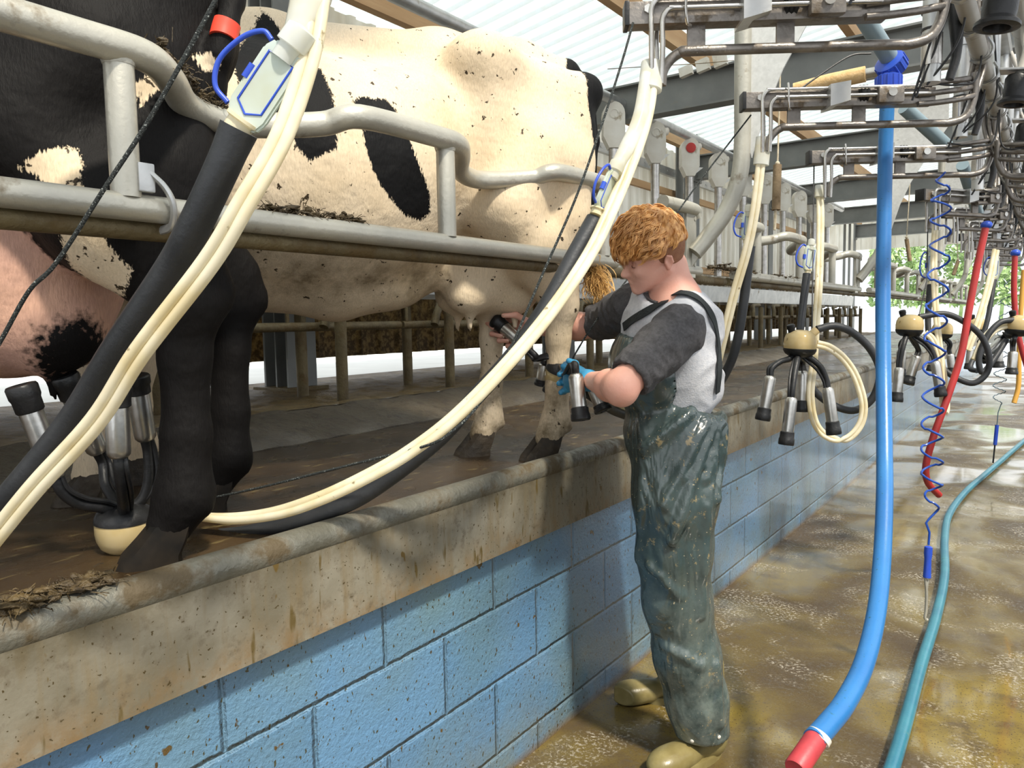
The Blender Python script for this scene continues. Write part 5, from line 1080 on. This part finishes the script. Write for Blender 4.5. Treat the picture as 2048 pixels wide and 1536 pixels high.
ribbon('strap', [(1345, 598), (1326, 608), (1306, 618), (1288, 628), (1268, 640), (1250, 654), (1236, 670)], [shirt_bvh], .026, .003, STRAP, .004)
ribbon('strap', [(1258, 588), (1250, 612), (1244, 636), (1236, 660)], [shirt_bvh], .028, .003, STRAP, .006)
# waders
f = Field((-.05, 1.55, .02), (.85, 2.85, 1.35), .0075)
f.ell(P(1343, 812, 2.38), (.125, .175, .07), ROT, k=.05).ell(P(1343, 870, 2.38), (.135, .175, .13), ROT, k=.05)
f.chain(PL([(1347, 870, 2.31), (1347, 990, 2.31), (1348, 1100, 2.33), (1355, 1200, 2.35), (1374, 1310, 2.37), (1394, 1400, 2.385), (1405, 1462, 2.40)]), [.130, .122, .106, .097, .092, .088, .084], k=.04)
f.chain(PL([(1330, 870, 2.48), (1338, 1000, 2.54), (1346, 1150, 2.63), (1354, 1290, 2.70), (1360, 1350, 2.73)]), [.12, .105, .090, .080, .072], k=.04)
# bib
fb = f
fb.ell(CH-TU*.055+FT*.045, (.118, .165, .15), ROT, k=.03)
X, Y, Z = f.ax[0][:, None, None], f.ax[1][None, :, None], f.ax[2][None, None, :]
p0 = CH-TU*.01+FT*.04; D1 = (X-p0.x)*TU.x+(Y-p0.y)*TU.y+(Z-p0.z)*TU.z    # above the bib top
f.v = np.maximum(f.v, (D1-.045-.0).astype(np.float32))
p1 = CH+FT*.055; D2 = -((X-p1.x)*FT.x+(Y-p1.y)*FT.y+(Z-p1.z)*FT.z); p2 = WA-TU*.015; D3 = (X-p2.x)*TU.x+(Y-p2.y)*TU.y+(Z-p2.z)*TU.z+.28*((X-p2.x)*FT.x+(Y-p2.y)*FT.y+(Z-p2.z)*FT.z)*-1
f.v = np.maximum(f.v, np.minimum(D2, D3).astype(np.float32))
f.ell(CH-TU*.02+FT*.0, (.127, .188, .19), ROT, k=.006, mode='sub'); f.ell(WA+TU*.02, (.122, .172, .10), ROT, k=.006, mode='sub')
# gathered folds fanning from the waist
folds = []
for (a, b2, r) in (((1425, 815), (1330, 1010), .010), ((1435, 820), (1375, 980), .010), ((1440, 830), (1410, 960), .009), ((1400, 810), (1290, 900), .010), ((1420, 850), (1345, 1080), .011), ((1340, 980), (1400, 930), .008), ((1445, 850), (1432, 1000), .010), ((1300, 1130), (1360, 1190), .006), ((1330, 1290), (1400, 1330), .006), ((1425, 900), (1405, 1150), .008), ((1430, 1330), (1440, 1450), .007), ((1290, 930), (1275, 1120), .006), ((1410, 1010), (1400, 1230), .008)):
    pts = []
    for k in range(7):
        x = a[0]+(b2[0]-a[0])*k/6; y = a[1]+(b2[1]-a[1])*k/6; d = 2.0
        # march to the cloth
        for _ in range(60):
            q = P(x, y, d); ii = tuple(int(round((q[j]-f.lo[j])/f.h)) for j in range(3))
            if all(0 <= ii[j] < f.n[j] for j in range(3)):
                vv = f.v[ii]
                if vv < .003: break
                d += max(min(vv, .02), .003)*.8
            else: d += .02
        if d < 2.6: pts.append(P(x, y, d))
    if len(pts) > 2: folds.append(([np.array(p) for p in pts], r))
zc = P(1400, 1478, 2.36).z; f.cut((0, 0, zc), (0, 0, -1))
pos, fc = f.mesh(); pos = relax(pos, fc, 2)
nn = vnormals(pos, fc); dsp = np.zeros(len(pos))
for pts, r in folds:
    for a, b2 in zip(pts, pts[1:]):
        e = b2-a; tq = np.clip(((pos-a)@e)/(e@e), 0, 1); dd = np.linalg.norm(pos-a-tq[:, None]*e, axis=1); dsp = np.maximum(dsp, r*1.9*np.exp(-(dd/.013)**2))
pos = pos+nn*dsp[:, None]; pos = relax(pos, fc, 1); pos = clothfold(pos, fc, .006, (6, 6, 2.6), 21); pos = clothfold(pos, fc, .002, (16, 16, 9), 5)
wad = putarr('waders', pos, fc, WADER, root); wad['label'] = 'muddy dark green bib waders'
wad_bvh = BVHTree.FromPolygons([tuple(p) for p in pos], fc.tolist())
# elasticated waist at the back
ribbon('waistband', [(1396, 798), (1410, 800), (1424, 802), (1436, 803), (1444, 802)], [wad_bvh], .022, .003, WADER, .002)
for px, py in ((1384, 1482), (1438, 1474)):
    h = surf_path([(px, py)], [wad_bvh], .0)
    if h: bm = B(); lathe(bm, [(.006, 0), (.006, .002), (.003, .004)], h[0][0], h[0][1], 14); put('snap', bm, MT['white'], root)
# boots
def boot(heel, toe, ank, lab):
    heel, toe = V(heel), V(toe); d = (toe-heel); L = d.length; d.normalize(); s = d.cross(V((0, 0, 1))); c = heel
    lo = np.minimum(np.minimum(np.array(heel), np.array(toe)), np.array(ank))-.09; hi = np.maximum(np.maximum(np.array(heel), np.array(toe)), np.array(ank))+.09; lo[2] = -.01; hi[2] = .34
    f = Field(lo, hi, .005)
    rt = np.array([[d.x, s.x, 0], [d.y, s.y, 0], [0, 0, 1]]); f.ell(heel+d*.19+V((0, 0, .040)), (.108, .049, .042), rt, k=.03); f.ell(heel+d*.05+V((0, 0, .052)), (.060, .040, .055), rt, k=.03); f.ell(heel+d*.235+V((0, 0, .038)), (.062, .050, .036), rt, k=.02)
    f.chain([heel+d*.05+V((0, 0, .06)), heel+d*.055+V((0, 0, .14)), V((ank[0], ank[1], .30))], [.046, .052, .062], k=.04)
    f.cut((0, 0, .014), (0, 0, -1)) if False else None
    pos, fc = f.mesh(); pos = relax(pos, fc, 1); pos[:, 2] = np.maximum(pos[:, 2], .004)
    o = putarr('boot', pos, fc, BOOT, root); o['label'] = lab
    bm = B(); n = 28; ring = []
    for z, e in ((0, 1.), (.022, 1.02), (.026, .99)):
        r_ = []
        for k in range(n):
            a = 2*math.pi*k/n; ca, sa = math.cos(a), math.sin(a); x = L*.5+ca*L*.52; w_ = .046+.010*max(0, ca)
            r_.append(bm.verts.new(V((heel.x, heel.y, z))+d*x+s*(sa*w_*e*(1-.25*abs(ca)**4))))
        ring.append(r_)
    for a, q in zip(ring, ring[1:]):
        for k in range(n): bm.faces.new((a[k], a[(k+1) % n], q[(k+1) % n], q[k]))
    bm.faces.new(ring[0][::-1]); bm.faces.new(ring[-1]); put('sole', bm, BOOT, o)
boot(onz(1440, 1500, 0), onz(1325, 1552, 0), P(1407, 1440, 2.40), 'near olive rubber boot')
boot(onz(1378, 1392, 0), onz(1292, 1402, 0), P(1362, 1350, 2.73), 'far olive rubber boot beside the wall')
# glove on the left hand
lo = np.array(HN)-.11; f = Field(lo, lo+.22, .0032)
f.ell(HN, (.038, .034, .042), k=.02); f.chain([WN.lerp(HN, .25), HN], [.034, .036], k=.02); gd = (HN-WN).normalized()
for i, (dx, dy) in enumerate(((-20, -28), (-27, -12), (-28, 6), (-24, 24))):
    b0 = HN+gd*.02-_U*(.022*(i-1.5)); x, y = 1152+dx, 758+dy
    f.chain([b0, b0+gd*.025-_R*.012, P(x, y, 2.47), P(x-6, y+3, 2.445)], [.0125, .0115, .0105, .009], k=.008)
f.chain([HN+_U*.025, P(1150, 728, 2.37), P(1138, 722, 2.38)], [.0135, .0115, .010], k=.008)
pos, fc = f.mesh(); o = putarr('glove', pos, fc, GLOVE, root); o['label'] = 'blue disposable glove on the left hand'
# fingernails of the bare hand
for ch in FING+[[(1032, 630, 2.66), (1007, 631, 2.655)]]:
    a, b2 = P(*ch[-2]), P(*ch[-1]); bm = B(); dd = (b2-a).normalized(); ball(bm, b2+dd*.002-_F*.0068, .0052, (1, 1, .35), None, 10, 6); put('fingernail', bm, M('nail', (.75, .5, .42), .3) if 'nail' not in bpy.data.materials else bpy.data.materials['nail'], root)
# ------------------------------------------------------------------ hair
m, t, b = newmat('ginger hair'); c = t.coord()
col = t.mix(t.ramp(t.noise(c, 60, 3), .35, .65), (.46, .19, .045, 1), (.88, .50, .19, 1)); col = t.mix(t.ramp(t.noise(c, 14, 3), .45, .75), col, (.27, .105, .03, 1))
t.put(b.inputs['Base Color'], col); b.inputs['Roughness'].default_value = .42; HAIR = m
FADE = M('short ginger stubble', (.36, .17, .09), .7, 0, (.28, .12, .06), 60, bump=.6, bs=500)
f = Field(np.array(HO)-.2, np.array(HO)+.24, .0042)
f = HF_(f); f.ell(H(.012, .074, 0), (.108, .092, .086), HR, k=.03).ell(H(.05, .082, 0), (.078, .066, .070), HR, k=.03).ell(H(.010, .105, 0), (.085, .062, .068), HR, k=.03).ell(H(-.035, .06, 0), (.07, .075, .072), HR, k=.03)
q0 = H(.0, .040, 0); q1 = H(.10, .030, 0)
cutn = -(hu*1.0+hf*.10); f = f.f; f.cut(q0, cutn)
pos, fc = f.mesh(); pos = relax(pos, fc, 2)
n = vnormals(pos, fc); d = np.array([mnoise.noise(V((x*38, y*38, z*38))) for x, y, z in pos]); pos = pos+n*(d*.007-.005)[:, None]
hair = putarr('hair', pos, fc, HAIR, root); hair['label'] = 'wavy ginger hair'
hb = BVHTree.FromPolygons([tuple(p) for p in pos], fc.tolist())
rr = random.Random(2); bm = B(); crown = H(-.045, .15, .0)
for i in range(330):
    a = rr.uniform(0, 6.283); u = rr.uniform(-.12, 1); q_ = math.sqrt(max(0, 1-u*u)); dr = hf*math.cos(a)*q_+hs*math.sin(a)*q_+hu*u
    o = H(.012, .075, 0); h = hb.ray_cast(o, dr)
    if h[0] is None: continue
    n0 = (h[0]-o).normalized(); p = h[0]-n0*.004
    flow = (h[0]-crown); flow -= n0*flow.dot(n0)
    if flow.length < .01: flow = hf
    fr_ = (p-HO).dot(hf)/HK
    flow = (flow.normalized()*.7+hf*(.65 if fr_ > -.03 else .1)-hu*.12+hs*rr.uniform(-.35, .35)); flow -= n0*flow.dot(n0)*.85; flow.normalize(); side = flow.cross(n0).normalized()
    back = fr_ < -.03; L = rr.uniform(.030, .045) if back else rr.uniform(.050, .078)
    ph = rr.uniform(0, 6.28); wv = rr.uniform(.8, 1.25); am = rr.uniform(.004, .0095)*(.4 if back else 1); lift = rr.uniform(.006, .020)*(.5 if back else 1); drop = rr.uniform(.006, .022); rad = rr.uniform(.003, .0058)
    for j in range(13):
        ox, oy = rr.gauss(0, rad), rr.gauss(0, rad*.6); w2 = rr.uniform(.8, 1.25); jl = rr.uniform(.8, 1.05); jp = rr.gauss(0, .25); pts = []
        for k in range(7):
            tt = k/6*jl; c_ = 1-.55*tt
            pts.append(p+flow*(L*tt)+side*(am*(math.sin(ph+jp+wv*6.28*tt)-math.sin(ph+jp))*min(1, tt*2)+ox*c_)+n0*(lift*math.sin(min(tt*2.4, 3.0))-drop*tt*tt+oy*c_))
        tube(bm, pts, [q*w2 for q in (.0012, .0013, .0013, .0012, .0010, .0007, .0003)], 4, False)
put('hair_strands', bm, HAIR, hair)
# clipped sides and back
f = Field(np.array(HO)-.2, np.array(HO)+.24, .0045)
f = HF_(f); f.ell(H(.008, .064, 0), (.1005, .090, .0795), HR, k=.03); f.ell(H(-.03, .02, 0), (.062, .07, .064), HR, k=.03); f = f.f
f.cut(H(-.0, -.014, 0), -(hu*.75-hf*.66)); f.cut(H(-.0, .07, 0), (hu)) ; f.cut(H(.032, 0, 0), hf*.9+hu*.1)
pos, fc = f.mesh(); o = putarr('clipped_hair', pos, fc, FADE, root); o['label'] = 'short clipped hair at the sides and nape'
# sparse beard and brow
BR = M('ginger stubble', (.42, .20, .12), .7); bm = B()
hb2 = BVHTree.FromObject(root, bpy.context.evaluated_depsgraph_get()) if False else None
for s in (-1, 1):
    tube(bm, catmull([H(.104, .024, s*.016), H(.099, .030, s*.032), H(.086, .027, s*.048)], 4), [.002, .0032, .001], 6)
put('eyebrows', bm, BR, root)
bm = B()
for s in (-1, 1): tube(bm, catmull([H(.0955, .005, s*.021), H(.0965, .001, s*.031), H(.0905, .003, s*.043)], 4), [.0007, .0011, .0006], 5)
put('eyelashes', bm, M('lash', (.16, .07, .04), .7), root)
# ================================================================== LIGHT
w = bpy.data.worlds.new('sky'); SC.world = w; w.use_nodes = True
bg = w.node_tree.nodes['Background']; bg.inputs[0].default_value = (.92, .96, 1., 1); bg.inputs[1].default_value = 1.15
sun = bpy.data.objects.new('sun', bpy.data.lights.new('sun', 'SUN')); COL.objects.link(sun)
sun.data.energy = 4.6; sun.data.angle = math.radians(5); sun.data.color = (1., .93, .80)
sd = V((-.72, .30, -1.08)).normalized(); sun.rotation_euler = sd.to_track_quat('-Z', 'Y').to_euler()
SC.view_settings.view_transform = 'Standard'; SC.view_settings.look = 'None'; SC.view_settings.gamma = 1; SC.view_settings.use_curve_mapping = False
SC.view_settings.exposure = .35
